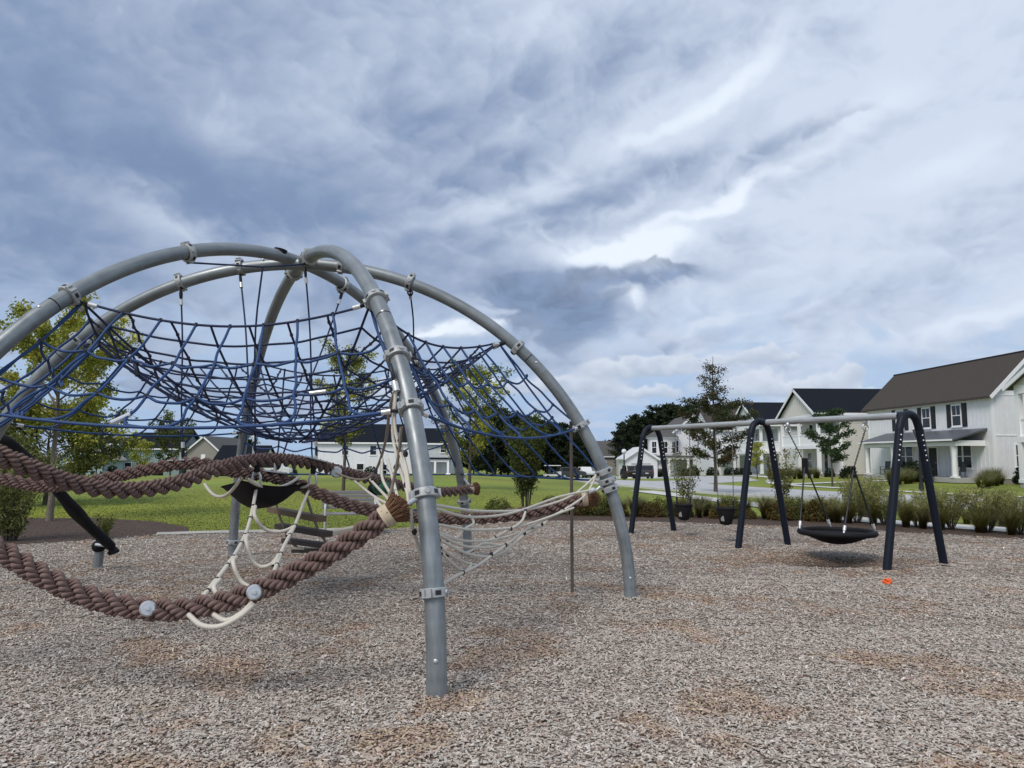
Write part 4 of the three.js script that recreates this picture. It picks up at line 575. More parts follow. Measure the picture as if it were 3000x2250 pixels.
function rake(parent, half, rise, over, place) { const sl = rise / half, e = half + over; for (const s of [-1, 1]) { const a = new THREE.Vector3(0, rise - 0.02, 0), b = new THREE.Vector3(s * e, -sl * over - 0.02, 0), d = b.clone().sub(a), L = d.length(), g = box(0, L, -0.24, 0, -0.03, 0.03).rotateZ(Math.atan2(d.y, d.x) + (s < 0 ? Math.PI : 0)); if (s < 0) g.translate(0, 0, 0); const gg = box(0, L, s > 0 ? -0.24 : 0, s > 0 ? 0 : 0.24, -0.03, 0.03).rotateZ(Math.atan2(d.y, d.x)).translate(a.x, a.y, a.z); part('rake_board', place(gg), HM.trim, parent); } }
const laps = (x0, x1, y0, y1, z, face, step = 0.19) => { const o = []; for (let y = y0; y < y1 - 0.02; y += step) { const g = new THREE.BufferGeometry(), h = Math.min(step, y1 - y); const P = [[x0, y, 0], [x1, y, 0], [x1, y, 0.024], [x0, y, 0.024], [x0, y + h, 0.004], [x1, y + h, 0.004]]; g.setAttribute('position', new THREE.Float32BufferAttribute(P.flat(), 3)); g.setIndex([0, 1, 2, 0, 2, 3, 3, 2, 5, 3, 5, 4]); const n = g.toNonIndexed(); n.computeVertexNormals(); n.rotateY(turnFor[face]); o.push(n); } const m = merge(o); return m.translate(...z); };
const chairRocker = (parentLabel, pos, turn, label) => { const c = thing('rocking_chair', label, 'chair', pos, turn, 'rocking chairs on the porch'); part('seat', box(-0.26, 0.26, 0.40, 0.44, -0.22, 0.26), HM.chair, c); for (let k = 0; k < 5; k++) part('back_slat', box(-0.24 + k * 0.105, -0.18 + k * 0.105, 0.44, 1.1, -0.24, -0.2).rotateX(-0.15), HM.chair, c); for (const s of [-1, 1]) { part('rocker', tube([new THREE.Vector3(s * 0.24, 0.1, -0.45), new THREE.Vector3(s * 0.24, 0.02, 0), new THREE.Vector3(s * 0.24, 0.09, 0.42)], 0.02, 12, 6), HM.chair, c); part('leg', box(s * 0.24 - 0.02, s * 0.24 + 0.02, 0.03, 0.66, 0.18, 0.22), HM.chair, c); part('leg', box(s * 0.24 - 0.02, s * 0.24 + 0.02, 0.03, 0.5, -0.22, -0.18), HM.chair, c); part('arm', box(s * 0.24 - 0.04, s * 0.24 + 0.04, 0.64, 0.67, -0.24, 0.26), HM.chair, c); } part('top_rail', box(-0.26, 0.26, 1.02, 1.12, -0.42, -0.38), HM.chair, c); return c; };

// the wide white house with brown roof and full porch (right)
{
  const th = -1.491, h = thing('farmhouse', 'white two storey house with brown roof, black shutters and a full front porch', 'house', V(31.95, 0, 65), th), Wd = 15.1, D = 5.8, E = 6.3;
  part('wall', [wbox(0, Wd, 0.35, E, -D, 0)], HM.white, h); part('foundation', box(0.03, Wd - 0.03, -0.2, 0.35, -D + 0.03, -0.03), HM.taupe, h);
  for (const x of [0, Wd - 0.2]) part('gable', tri2(D / 2, 2.85, 0.2).rotateY(Math.PI / 2).translate(x, E, -D / 2), HM.white, h);
  part('roof', roofGeo(Wd + 0.7, D / 2, 2.85, 0.42, 0.16).rotateY(Math.PI / 2).translate(-0.35, E + 0.14, -D / 2), HM.brown, h); part('ridge_cap', box(-0.35, Wd + 0.35, E + 2.93, E + 3.03, -D / 2 - 0.1, -D / 2 + 0.1), HM.shutter, h);
  rake(h, D / 2, 2.85, 0.42, g => g.rotateY(Math.PI / 2).translate(Wd + 0.355, E + 0.13, -D / 2)); part('eave_fascia', box(-0.33, Wd + 0.33, E - 0.42, E - 0.27, 0.36, 0.41), HM.trim, h); part('soffit', box(-0.3, Wd + 0.3, E - 0.30, E - 0.26, 0.0, 0.36), HM.trim, h);
  for (const x of [4.7, 8.1, 11.55]) win(h, x, 4.9, 0, 1.05, 1.62, 'f', { shutters: 0.5, grid: true });
  win(h, 5.3, 1.9, 0, 1.9, 1.75, 'f', { double: true }); win(h, 12.0, 1.9, 0, 1.9, 1.75, 'f', { double: true });
  const d = group('door', h); part('slab', box(8.25, 9.2, 0.42, 2.55, 0.0, 0.06), HM.shutter, d); part('frame', [box(8.13, 8.25, 0.42, 2.68, 0, 0.09), box(9.2, 9.32, 0.42, 2.68, 0, 0.09), box(8.25, 9.2, 2.55, 2.68, 0, 0.091)], HM.trim, d); part('handle', new THREE.SphereGeometry(0.04, 8, 6).translate(9.08, 1.4, 0.1), M.zinc, d);
  win(h, Wd, 1.95, -2.3, 1.7, 1.6, 'r', { double: true }); part('band_board', [box(Wd, Wd + 0.03, 3.3, 3.38, -D + 0.05, -0.05), box(Wd, Wd + 0.031, E - 0.2, E - 0.12, -D + 0.05, -0.05)], HM.trim, h);
  part('batten', Array.from({ length: 13 }, (_, k) => box(Wd, Wd + 0.02, 0.4, E - 0.25, -0.3 - k * 0.42, -0.26 - k * 0.42)), HM.white, h).userData.kind = 'stuff';
  part('batten', Array.from({ length: 36 }, (_, k) => box(0.2 + k * 0.41, 0.24 + k * 0.41, 3.95, E - 0.32, 0, 0.018)).concat(Array.from({ length: 36 }, (_, k) => box(0.2 + k * 0.41, 0.24 + k * 0.41, 0.4, 2.9, 0, 0.018))), HM.white, h).userData.kind = 'stuff';
  part('corner_board', [box(Wd - 0.14, Wd + 0.025, 0.36, E - 0.28, -0.14, 0.025), box(-0.025, 0.14, 0.36, E - 0.28, -0.14, 0.025)], HM.trim, h);
  // porch
  const P0 = 2.9, P1 = 14.3, PD = 2.3; part('porch_floor', box(P0, P1, 0.05, 0.38, 0.002, PD), HM.soffit, h);
  { const s = new THREE.Shape([[0, 3.86], [PD + 0.3, 3.06], [PD + 0.3, 2.94], [0, 3.72]].map(p => new THREE.Vector2(...p))), g = new THREE.ExtrudeGeometry(s, { depth: P1 - P0 + 0.5, bevelEnabled: false }).rotateY(-Math.PI / 2).translate(P1 + 0.25, 0, 0.003); part('porch_roof', g, HM.metal, h); }
  part('porch_beam', [box(P0, P1, 2.62, 2.92, PD - 0.28, PD - 0.06), box(P1 - 0.2, P1 - 0.001, 2.62, 3.0, 0.02, PD - 0.28), box(P0, P0 + 0.2, 2.62, 3.0, 0.02, PD - 0.28)], HM.trim, h); part('porch_gutter', box(P0 - 0.2, P1 + 0.2, 2.96, 3.08, PD + 0.3, PD + 0.37), HM.trim, h); part('porch_ceiling', box(P0 + 0.2, P1 - 0.2, 2.9, 2.93, 0.01, PD - 0.28), HM.pale, h);
  for (const x of [3.25, 6.9, 10.4, 13.95]) { const g = group('porch_post', h); part('shaft', new THREE.CylinderGeometry(0.24, 0.2, 0.9, 4, 1).rotateY(Math.PI / 4).translate(x, 2.17, PD - 0.18), HM.trim, g); part('lower_shaft', new THREE.CylinderGeometry(0.2, 0.23, 1.37, 4, 1).rotateY(Math.PI / 4).translate(x, 1.06, PD - 0.18), HM.trim, g); part('base', box(x - 0.22, x + 0.22, 0.38, 0.5, PD - 0.4, PD + 0.04), HM.trim, g); }
  const spot = (x, z) => new THREE.Vector3(x, 0.38, z).applyAxisAngle(UPV, th).add(h.position);
  chairRocker('', spot(12.9, 1.0), th + 0.2, 'dark rocking chair on the porch near the corner of the white house'); chairRocker('', spot(6.3, 1.0), th - 0.1, 'dark rocking chair by the far double window on the porch'); chairRocker('', spot(4.0, 1.1), th + 0.3, 'dark rocking chair at the far end of the porch');
}
// gable-fronted houses with stacked porches
function porchHouse(name, label, X, f0, f1, o) {
  const Wd = f1 - f0, h = thing(name, label, 'house', V(X, landY(X, (f0 + f1) / 2), f1), -Math.PI / 2), E = 6.05, PD = 2.35, D = 15, rise = o.rise ?? 2.6;
  part('wall', [wbox(0, Wd, 0.3, E, -D, -PD)], o.side, h); part('foundation', box(0.04, Wd - 0.04, -0.5, 0.3, -D + 0.04, -0.1), HM.taupe, h);
  part('lap_siding', laps(PD + 0.16, D - 0.01, 0.32, E - 0.3, [0, 0, 0], 'f').rotateY(Math.PI / 2).translate(Wd + 0.001, 0, 0), o.side, h).userData.kind = 'stuff';
  const gab = part('gable', tri2(Wd / 2, rise, 0.15).translate(Wd / 2, E, -0.16), o.gable, h);
  part('batten', Array.from({ length: Math.floor(Wd / 0.5) }, (_, k) => { const x = 0.4 + k * 0.5, t = rise * (1 - Math.abs(x - Wd / 2) / (Wd / 2)); return box(x - 0.02, x + 0.02, E, E + Math.max(0.06, t - 0.12), -0.02, 0.02); }), o.gable, h).userData.kind = 'stuff';
  part('roof', roofGeo(D + 0.7, Wd / 2, rise, 0.45, 0.18).translate(Wd / 2, E + 0.16, -D - 0.35), o.roof, h); rake(h, Wd / 2, rise, 0.45, g => g.translate(Wd / 2, E + 0.15, 0.36));
  part('eave_fascia', [box(Wd + 0.4, Wd + 0.46, E - 0.24, E - 0.02, -D - 0.3, 0.33), box(-0.46, -0.4, E - 0.24, E - 0.02, -D - 0.3, 0.33)], HM.trim, h); part('soffit', box(Wd + 0.002, Wd + 0.4, E - 0.12, E - 0.08, -D - 0.2, 0.3), HM.trim, h);
  part('porch_floor', [box(0.05, Wd - 0.05, 0.02, 0.3, -PD + 0.002, -0.05)], HM.soffit, h); part('balcony_floor', [box(0.02, Wd - 0.02, 2.68, 3.02, -PD + 0.002, -0.02)], HM.trim, h); part('top_beam', [box(0.02, Wd - 0.02, 5.55, E, -0.32, -0.02), box(Wd - 0.32, Wd - 0.02, 5.55, E - 0.002, -PD + 0.002, -0.32), box(0.02, 0.32, 5.55, E - 0.002, -PD + 0.002, -0.32)], HM.trim, h);
  const xs = [0.18, Wd / 2, Wd - 0.18]; for (const x of xs) { part('column', [box(x - 0.15, x + 0.15, 0.3, 2.68, -0.33, -0.03), box(x - 0.19, x + 0.19, 0.3, 0.5, -0.37, 0.01)], HM.trim, h); part('column', box(x - 0.14, x + 0.14, 3.02, 5.55, -0.32, -0.04), HM.trim, h); }
  part('column', box(Wd - 0.33, Wd - 0.05, 3.02, 5.55, -PD - 0.1, -PD + 0.15), HM.trim, h); part('column', box(Wd - 0.33, Wd - 0.05, 0.3, 2.68, -PD - 0.1, -PD + 0.15), HM.trim, h);
  for (let k = 0; k < 2; k++) { const a = xs[k] + 0.15, b = xs[k + 1] - 0.15; if (o.open && k === o.open - 1) { part('handrail', box(a, b, 4.02, 4.12, -0.24, -0.1), HM.trim, h); for (let q = 0; q < 16; q++) part('baluster', box(a + 0.1 + q * (b - a - 0.2) / 15 - 0.02, a + 0.1 + q * (b - a - 0.2) / 15 + 0.02, 3.02, 4.02, -0.2, -0.16), HM.chair, h); } else part('rail_panel', [box(a, b, 3.02, 4.0, -0.22, -0.14), box(a, b, 4.0, 4.1, -0.26, -0.1)], HM.trim, h); }
  part('rail_panel', [box(Wd - 0.22, Wd - 0.14, 3.02, 4.0, -PD + 0.16, -0.33), box(Wd - 0.26, Wd - 0.1, 4.0, 4.1, -PD + 0.16, -0.33)], HM.trim, h);
  win(h, Wd * 0.26, 4.35, -PD, 1.0, 1.9, 'f'); win(h, Wd * 0.74, 4.35, -PD, 1.0, 1.9, 'f'); win(h, Wd * 0.2, 1.55, -PD, 1.1, 1.7, 'f');
  const d = group('door', h), dx = Wd * 0.62; part('slab', box(dx - 0.5, dx + 0.5, 0.3, 2.45, -PD, -PD + 0.06), HM.door, d); part('door_pane', box(dx - 0.33, dx + 0.33, 0.75, 2.3, -PD + 0.06, -PD + 0.075), HM.glass, d); part('frame', [box(dx - 0.62, dx - 0.5, 0.3, 2.58, -PD, -PD + 0.1), box(dx + 0.5, dx + 0.62, 0.3, 2.58, -PD, -PD + 0.1), box(dx - 0.5, dx + 0.5, 2.45, 2.58, -PD, -PD + 0.1)], HM.trim, d); part('handle', new THREE.SphereGeometry(0.04, 8, 6).translate(dx + 0.42, 1.35, -PD + 0.1), M.zinc, d);
  win(h, Wd + 0.02, 1.55, -PD - 4.6, 0.9, 1.5, 'r'); win(h, Wd + 0.02, 4.6, -PD - 4.6, 0.9, 1.4, 'r');
  return h;
}
porchHouse('porch_house', 'cream gabled house with stacked white porches and charcoal roof beside the brown roofed house', 28.7, 68.2, 77.6, { side: HM.cream, gable: HM.cream, roof: HM.char });
porchHouse('porch_house', 'pale grey gabled house with stacked porches, left of the cream gabled house', 28.7, 84, 94.5, { side: HM.pale, gable: HM.pale, roof: HM.char, rise: 2.8, open: 2 });
porchHouse('porch_house', 'cream house at the right edge of the photo with only a gable corner showing', 30.0, 31.5, 43.2, { side: HM.cream, gable: HM.cream, roof: HM.greyRoof, rise: 2.9 });
// plain gabled boxes for the houses farther off: (x, f) of the near left corner, width across, depth away
function farHouse(name, label, x0, x1, f0, f1, eave, rise, axis, wall, roof, wins, extra) {
  const xm = (x0 + x1) / 2, fm = (f0 + f1) / 2, h = thing(name, label, 'house', V(xm, landY(xm, fm), fm)), w = (x1 - x0) / 2, d = (f1 - f0) / 2;
  part('wall', wbox(-w, w, -0.6, eave, -d, d), wall, h);
  if (axis === 'x') { part('roof', roofGeo(2 * w + 0.7, d, rise, 0.4, 0.2).rotateY(Math.PI / 2).translate(-w - 0.35, eave + 0.18, 0), roof, h); for (const x of [-w, w - 0.15]) part('gable', tri2(d, rise, 0.15).rotateY(Math.PI / 2).translate(x, eave, 0), wall, h); part('eave_fascia', box(-w - 0.3, w + 0.3, eave - 0.3, eave - 0.08, d + 0.36, d + 0.43), HM.trim, h); }
  else { part('roof', roofGeo(2 * d + 0.7, w, rise, 0.4, 0.2).translate(0, eave + 0.18, -d - 0.35), roof, h); for (const z of [-d, d - 0.15]) part('gable', tri2(w, rise, 0.15).translate(0, eave, z), wall, h); rake(h, w, rise, 0.4, g => g.translate(0, eave + 0.16, d + 0.37)); }
  for (const [x, y, ww, hh, face = 'f', o] of wins) win(h, face === 'f' ? x : face === 'l' ? -w : w, y, face === 'f' ? d : x, ww, hh, face, o);
  extra?.(h, w, d); return h;
}
const porchOn = (x0, x1, z, depth, yTop, n, roof = HM.char) => (h, w, d) => { part('porch_roof', box(x0 - 0.2, x1 + 0.2, yTop, yTop + 0.25, z, z + depth + 0.2).rotateX(0), roof, h); part('porch_beam', box(x0, x1, yTop - 0.35, yTop - 0.002, z + depth - 0.25, z + depth), HM.trim, h); part('porch_floor', box(x0, x1, -0.4, 0.2, z + 0.002, z + depth), HM.soffit, h); for (let k = 0; k < n; k++) { const x = x0 + 0.15 + (x1 - x0 - 0.3) * k / (n - 1); part('column', box(x - 0.14, x + 0.14, 0.2, yTop - 0.35, z + depth - 0.27, z + depth + 0.02), HM.trim, h); } part('door', [box((x0 + x1) / 2 - 0.5, (x0 + x1) / 2 + 0.5, 0.2, 2.3, z + 0.003, z + 0.05)], HM.door, h); };
// right, beyond the tall tree
farHouse('gabled_house', 'white house with brown gabled roof behind the tall sparse tree', 27.6, 40, 100, 111, 6.6, 3.2, 'x', HM.white, HM.brown, [[2, 4.8, 1, 1.6, 'l'], [-2, 4.8, 1, 1.6, 'l'], [-3, 1.8, 1.1, 1.7], [1, 4.8, 1, 1.6]], porchOn(-6, 2, 5.5, 2, 3.4, 4, HM.whiteRoof));
farHouse('gabled_house', 'white house with hipped brown gable and tall narrow windows, left of the tall tree', 24.2, 33, 114, 127, 6.2, 3.6, 'z', HM.white, HM.greyRoof, [[-2.8, 4.9, 0.8, 1.9], [1.2, 4.9, 0.8, 1.9], [-3.2, 1.8, 0.9, 1.9], [-0.8, 1.8, 0.9, 1.9], [3, 4.6, 0.9, 1.6, 'l']], (h, w, d) => {
  const b = group('bay_tower', h), R2 = 2.25; part('bay_wall', new THREE.CylinderGeometry(R2, R2, 6.6, 8, 1).rotateY(Math.PI / 8).translate(-w - 0.6, 3.0, d - 0.2), HM.white, b); part('bay_roof', new THREE.ConeGeometry(R2 + 0.5, 1.7, 8).rotateY(Math.PI / 8).translate(-w - 0.6, 7.15, d - 0.2), HM.greyRoof, b); part('bay_cornice', new THREE.CylinderGeometry(R2 + 0.3, R2 + 0.2, 0.3, 8).rotateY(Math.PI / 8).translate(-w - 0.6, 6.2, d - 0.2), HM.trim, b);
  const s = R2 * Math.cos(Math.PI / 8); for (const [a, y, hh] of [[0, 4.7, 1.9], [-Math.PI / 4, 4.7, 1.9], [Math.PI / 4, 4.7, 1.9]]) { const g = win(h, 0, 0, 0, 0.95, hh, 'f', { grid: true }); g.position.set(-w - 0.6 + Math.sin(a) * s, y, d - 0.2 + Math.cos(a) * s); g.rotation.y = a; }
  porchOn(-w - 3.2, w, d, 2.6, 3.2, 5, HM.greyRoof)(h, w, d);
});
farHouse('garage', 'white garage with pale pitched roof and driveway behind the black car', 16.6, 21.2, 106, 113, 3.0, 1.5, 'z', HM.white, HM.whiteRoof, [], (h, w, d) => { part('garage_door', box(-1.5, 1.3, -0.3, 2.3, d + 0.002, d + 0.05), std(rgb(0.42, 0.43, 0.44), 0.6), h); for (let k = 1; k < 4; k++) part('panel_joint', box(-1.5, 1.3, -0.3 + k * 0.65 - 0.02, -0.3 + k * 0.65 + 0.02, d + 0.05, d + 0.06), HM.soffit, h); });
farHouse('gabled_house', 'far house with navy roof between the dome and the white houses', 22.5, 31, 148, 158, 5.4, 3.6, 'x', HM.pale, HM.char, [[-2, 4.2, 1, 1.4], [2, 4.2, 1, 1.4]]); farHouse('gabled_house', 'far house with low dark roof below the navy roofed house', 21, 26.5, 138, 146, 3.2, 2.0, 'x', HM.pale, HM.char, []);
farHouse('gabled_house', 'far grey house with brown roof behind the right leg of the dome', 17, 25, 150, 160, 3.8, 3.0, 'x', HM.taupe, HM.greyRoof, [[-2, 2.2, 1.2, 1.2], [1.5, 2.2, 1.2, 1.2]]);
// left, across the lawn
const LX = (px, f) => (px - 1500) / CAM.f * f;
farHouse('gabled_house', 'blue grey house with dark roof and small upper window, leftmost beyond the lawn', LX(268, 120), LX(372, 120), 118, 128, 5.3, 0.9, 'x', HM.blueGrey, HM.char, [[1.6, 4.3, 1.0, 1.7], [-1.5, 1.7, 1, 1.4]], porchOn(0.4, 3.2, 5, 2, 2.8, 2, HM.whiteRoof));
farHouse('gabled_house', 'blue grey lean gabled house low behind the left tree', LX(200, 112), LX(330, 112), 110, 116, 2.6, 2.6, 'z', HM.blueGrey, HM.taupe, [[-1.5, 1.5, 1, 1.3], [1.5, 1.5, 1, 1.3]]);
farHouse('gabled_house', 'teal house with broad dark roof beyond the lawn', LX(378, 122), LX(548, 122), 120, 129, 4.6, 2.5, 'x', HM.teal, HM.char, [[-3.5, 1.5, 1.2, 1.5], [3.2, 3.2, 0.9, 1.2]]);
farHouse('gabled_house', 'far taupe roofed house peeping over the teal house', LX(455, 140), LX(545, 140), 138, 147, 6.3, 2.4, 'x', HM.taupe, HM.greyRoof, [[0, 4.6, 1, 1.2]]);
farHouse('gabled_house', 'taupe house with white edged gable and one pale vent', LX(570, 122), LX(662, 122), 120, 134, 4.2, 2.3, 'z', HM.taupe, HM.greyRoof, [], (h, w, d) => part('louvre_vent', box(-0.35, 0.35, 1.9, 3.6, d + 0.002, d + 0.06), HM.trim, h));
farHouse('gabled_house', 'low white house with charcoal roof right of the taupe gable', LX(648, 118), LX(782, 118), 116, 124, 2.3, 2.6, 'x', HM.white, HM.char, [[-2, 1.0, 1, 1.0], [2, 1.0, 1, 1.0]]);
farHouse('gabled_house', 'white two storey house behind the net with dark windows', LX(930, 104), LX(1222, 104), 104, 114, 5.2, 2.6, 'x', HM.white, HM.char, [[-4.3, 1.2, 1.1, 1.7], [-0.8, 1.2, 1.1, 1.9], [2.5, 1.2, 1.1, 1.7], [-3, 4.0, 1, 1.4], [1, 4.0, 1, 1.4], [4.6, 4.0, 1, 1.4]]);
farHouse('gabled_house', 'pale house with white columned porch right of the front dome leg', LX(1238, 100), LX(1322, 100), 101, 110, 5.0, 2.0, 'x', HM.pale, HM.char, [[0.9, 4.1, 0.9, 1.0]], porchOn(-1.9, 1.9, 4.5, 2.2, 2.7, 3));
// ---------- street lamps and vehicles ----------
function lamp(pos, h, label, square) { const l = thing('street_lamp', label, 'street lamp', pos, 0, 'street lamps'); part('post', bar(new THREE.Vector3(0, -0.05, 0), new THREE.Vector3(0, h - 0.35, 0), 0.07, 10, 0.045), M.black, l); part('base', new THREE.CylinderGeometry(0.1, 0.14, 0.5, 12).translate(0, 0.22, 0), M.black, l); if (square) { part('lantern', new THREE.CylinderGeometry(0.26, 0.12, 0.42, 4, 1, false).rotateY(Math.PI / 4).translate(0, h - 0.2, 0), std(rgb(0.3, 0.32, 0.33), 0.2), l); part('hood', new THREE.CylinderGeometry(0.05, 0.34, 0.1, 4).rotateY(Math.PI / 4).translate(0, h + 0.05, 0), M.black, l); part('cage', [-1, 1].flatMap(a => [-1, 1].map(b => bar(new THREE.Vector3(a * 0.09, h - 0.41, b * 0.09), new THREE.Vector3(a * 0.19, h, b * 0.19), 0.014, 6))), M.black, l); } else { part('globe', new THREE.SphereGeometry(0.2, 16, 12).translate(0, h - 0.15, 0), std(rgb(0.75, 0.75, 0.73), 0.3), l); part('finial', new THREE.ConeGeometry(0.09, 0.14, 10).translate(0, h + 0.1, 0), M.black, l); } return l; }
{ const p = ground(2700, 1442), k = (1442 - 1262) / CAM.f * -p.z; lamp(p, k, 'black square lantern street lamp behind the right swing post', true); const q = ground(1829, 1405); lamp(q, (1405 - 1318) / CAM.f * -q.z, 'slim black street lamp with pale globe near the black car', false); }
function car(name, label, cat, pos, turn, paint, kind, grp) {
  const c = thing(name, label, cat, pos, turn, grp), wl = 2.8, dark = HM.glass; const prof = { suv: [[-2.3, 0.35], [-2.35, 0.95], [-2.25, 1.08], [-1.95, 1.72], [0.55, 1.76], [1.15, 1.15], [2.2, 1.02], [2.35, 0.8], [2.35, 0.35]], pickup: [[-2.7, 0.45], [-2.7, 1.08], [-0.75, 1.1], [-0.6, 1.78], [0.75, 1.8], [1.3, 1.2], [2.5, 1.1], [2.65, 0.85], [2.65, 0.45]], van: [[-2.4, 0.35], [-2.45, 1.0], [-2.2, 1.85], [1.1, 1.85], [1.7, 1.2], [2.4, 1.05], [2.45, 0.35]] }[kind];
  const s = new THREE.Shape(prof.map(p => new THREE.Vector2(...p))), W2 = 0.92; part('body', new THREE.ExtrudeGeometry(s, { depth: 2 * W2 - 0.12, bevelEnabled: true, bevelSize: 0.05, bevelThickness: 0.06, bevelSegments: 2 }).translate(0, 0, -W2 + 0.06), paint, c);
  const top = Math.max(...prof.map(p => p[1])), x0 = kind === 'pickup' ? -0.55 : -1.85, x1 = 0.55;
  for (const z of [-1, 1]) { part('side_window', box(x0 + 0.15, x1, 1.16, top - 0.1, z * W2 - 0.012 + z * 0.002, z * W2 + 0.012 + z * 0.002), dark, c); for (const x of [-wl / 2, wl / 2]) { const g = group('wheel', c); part('tyre', new THREE.CylinderGeometry(0.36, 0.36, 0.24, 20).rotateX(Math.PI / 2).translate(x, 0.36, z * 0.82), M.blackRubber, g); part('rim', new THREE.CylinderGeometry(0.22, 0.22, 0.25, 14).rotateX(Math.PI / 2).translate(x, 0.36, z * 0.825), M.zinc, g); } part('tail_light', box(prof[1][0] - 0.07, prof[1][0] + 0.02, 0.85, 1.1, z * 0.78 - 0.12, z * 0.78 + 0.12), M.red, c); part('headlight', box(prof.at(-1)[0] - 0.05, prof.at(-1)[0] + 0.06, 0.72, 0.9, z * 0.7 - 0.18, z * 0.7 + 0.18), M.ferrule, c); part('mirror', rbox(0.75, 0.95, 1.15, 1.32, z * 1.05 - 0.09, z * 1.05 + 0.09, 0.03), paint, c); }
  const rw = box(-0.03, 0.03, -0.24, 0.24, -0.72, 0.72); part('rear_window', kind === 'pickup' ? rw.rotateZ(-0.2).translate(-0.7, 1.42, 0) : rw.rotateZ(-0.44).translate(-2.14, 1.42, 0), dark, c); part('windscreen', box(-0.03, 0.03, -0.36, 0.36, -0.74, 0.74).rotateZ(0.78).translate(kind === 'van' ? 1.45 : 0.98, 1.47, 0), dark, c); part('bumper', [box(prof[0][0] - 0.1, prof[0][0] + 0.02, 0.4, 0.6, -0.85, 0.85), box(prof.at(-1)[0] - 0.02, prof.at(-1)[0] + 0.1, 0.4, 0.6, -0.85, 0.85)], M.black, c); part('number_plate', box(prof[1][0] - 0.08, prof[1][0] - 0.06, 0.7, 0.83, -0.2, 0.2), M.ferrule, c);
  return c;
}
const onL = (px, f) => V(LX(px, f), landY(LX(px, f), f) + 0.02, f);
const carPaint = c => new THREE.MeshPhysicalMaterial({ color: c, roughness: 0.35, clearcoat: 1, clearcoatRoughness: 0.08 });
const pBlack = carPaint(rgb(0.012, 0.013, 0.016)), pWhite = carPaint(rgb(0.7, 0.71, 0.72));
car('parked_car', 'black estate car seen from behind in front of the white garage', 'car', onL(1884, 95), Math.PI / 2, pBlack, 'suv'); car('parked_car', 'black car beside the lamp post, left of the black estate car', 'car', onL(1845, 98), Math.PI / 2 + 0.05, pBlack, 'suv');
car('parked_car', 'white pickup facing the playground behind the right dome leg', 'car', onL(1712, 122), -Math.PI / 2 + 0.25, pWhite, 'pickup'); car('parked_car', 'dark car left of the white pickup', 'car', onL(1672, 118), 0.3, carPaint(rgb(0.03, 0.035, 0.045)), 'suv');
car('parked_car', 'white car across the lawn, seen under the brown rope', 'car', V(LX(800, 92), landY(LX(800, 92), 92), 92), 0.1, pWhite, 'van');
{ const p = onL(1619, 104), g = thing('golf_cart', 'golf cart with white roof left of the dark car', 'golf cart', p, 0.2); part('roof', rbox(-1.1, 1.1, 1.78, 1.88, -0.6, 0.6, 0.04), HM.trim, g); part('body', [rbox(-1.2, 1.2, 0.3, 0.6, -0.6, 0.6, 0.08), rbox(0.75, 1.2, 0.55, 1.0, -0.6, 0.6, 0.06)], pWhite, g); part('seat', rbox(-0.5, 0.2, 0.6, 0.8, -0.55, 0.55, 0.05), HM.chair, g); part('seat_back', rbox(-0.55, -0.4, 0.8, 1.3, -0.55, 0.55, 0.04), HM.chair, g); for (const x of [-1, 0.95]) for (const z of [-0.55, 0.55]) part('roof_post', bar(new THREE.Vector3(x, 0.5, z), new THREE.Vector3(x * 0.98, 1.8, z), 0.025, 8), M.black, g); for (const x of [-0.8, 0.85]) for (const z of [-0.55, 0.55]) part('wheel', new THREE.CylinderGeometry(0.24, 0.24, 0.2, 16).rotateX(Math.PI / 2).translate(x, 0.24, z), M.blackRubber, g); }
// ---------- plants ----------
const leafM = new THREE.MeshPhysicalMaterial({ vertexColors: true, roughness: 0.85, side: THREE.DoubleSide, transmission: 0.38, thickness: 0, specularIntensity: 0.3 });
const bladeM = new THREE.MeshStandardMaterial({ vertexColors: true, roughness: 0.85, side: THREE.DoubleSide });
const barkT = tex(128, 128, (i, j) => { const v = clamp(0.75 + 0.35 * wrapN(i, j, 128, 10, 3, 21) + 0.2 * n2(i * 0.6, j * 0.07)); return [255 * v, 255 * v, 255 * v]; });
const barkM = std(rgb(0.115, 0.095, 0.075), 0.95, { map: barkT }), barkPale = std(rgb(0.22, 0.19, 0.15), 0.95, { map: barkT });
function taper(pts, r0, r1, rad = 8, seg = 12) {
  const c = curve(pts), g = new THREE.TubeGeometry(c, seg, 1, rad, false), p = g.attributes.position, n = g.attributes.normal;
  for (let i = 0; i <= seg; i++) { const o = c.getPointAt(i / seg), r = lerp(r0, r1, i / seg); for (let k = 0; k <= rad; k++) { const q = i * (rad + 1) + k; p.setXYZ(q, o.x + n.getX(q) * r, o.y + n.getY(q) * r, o.z + n.getZ(q) * r); } } return g;
}
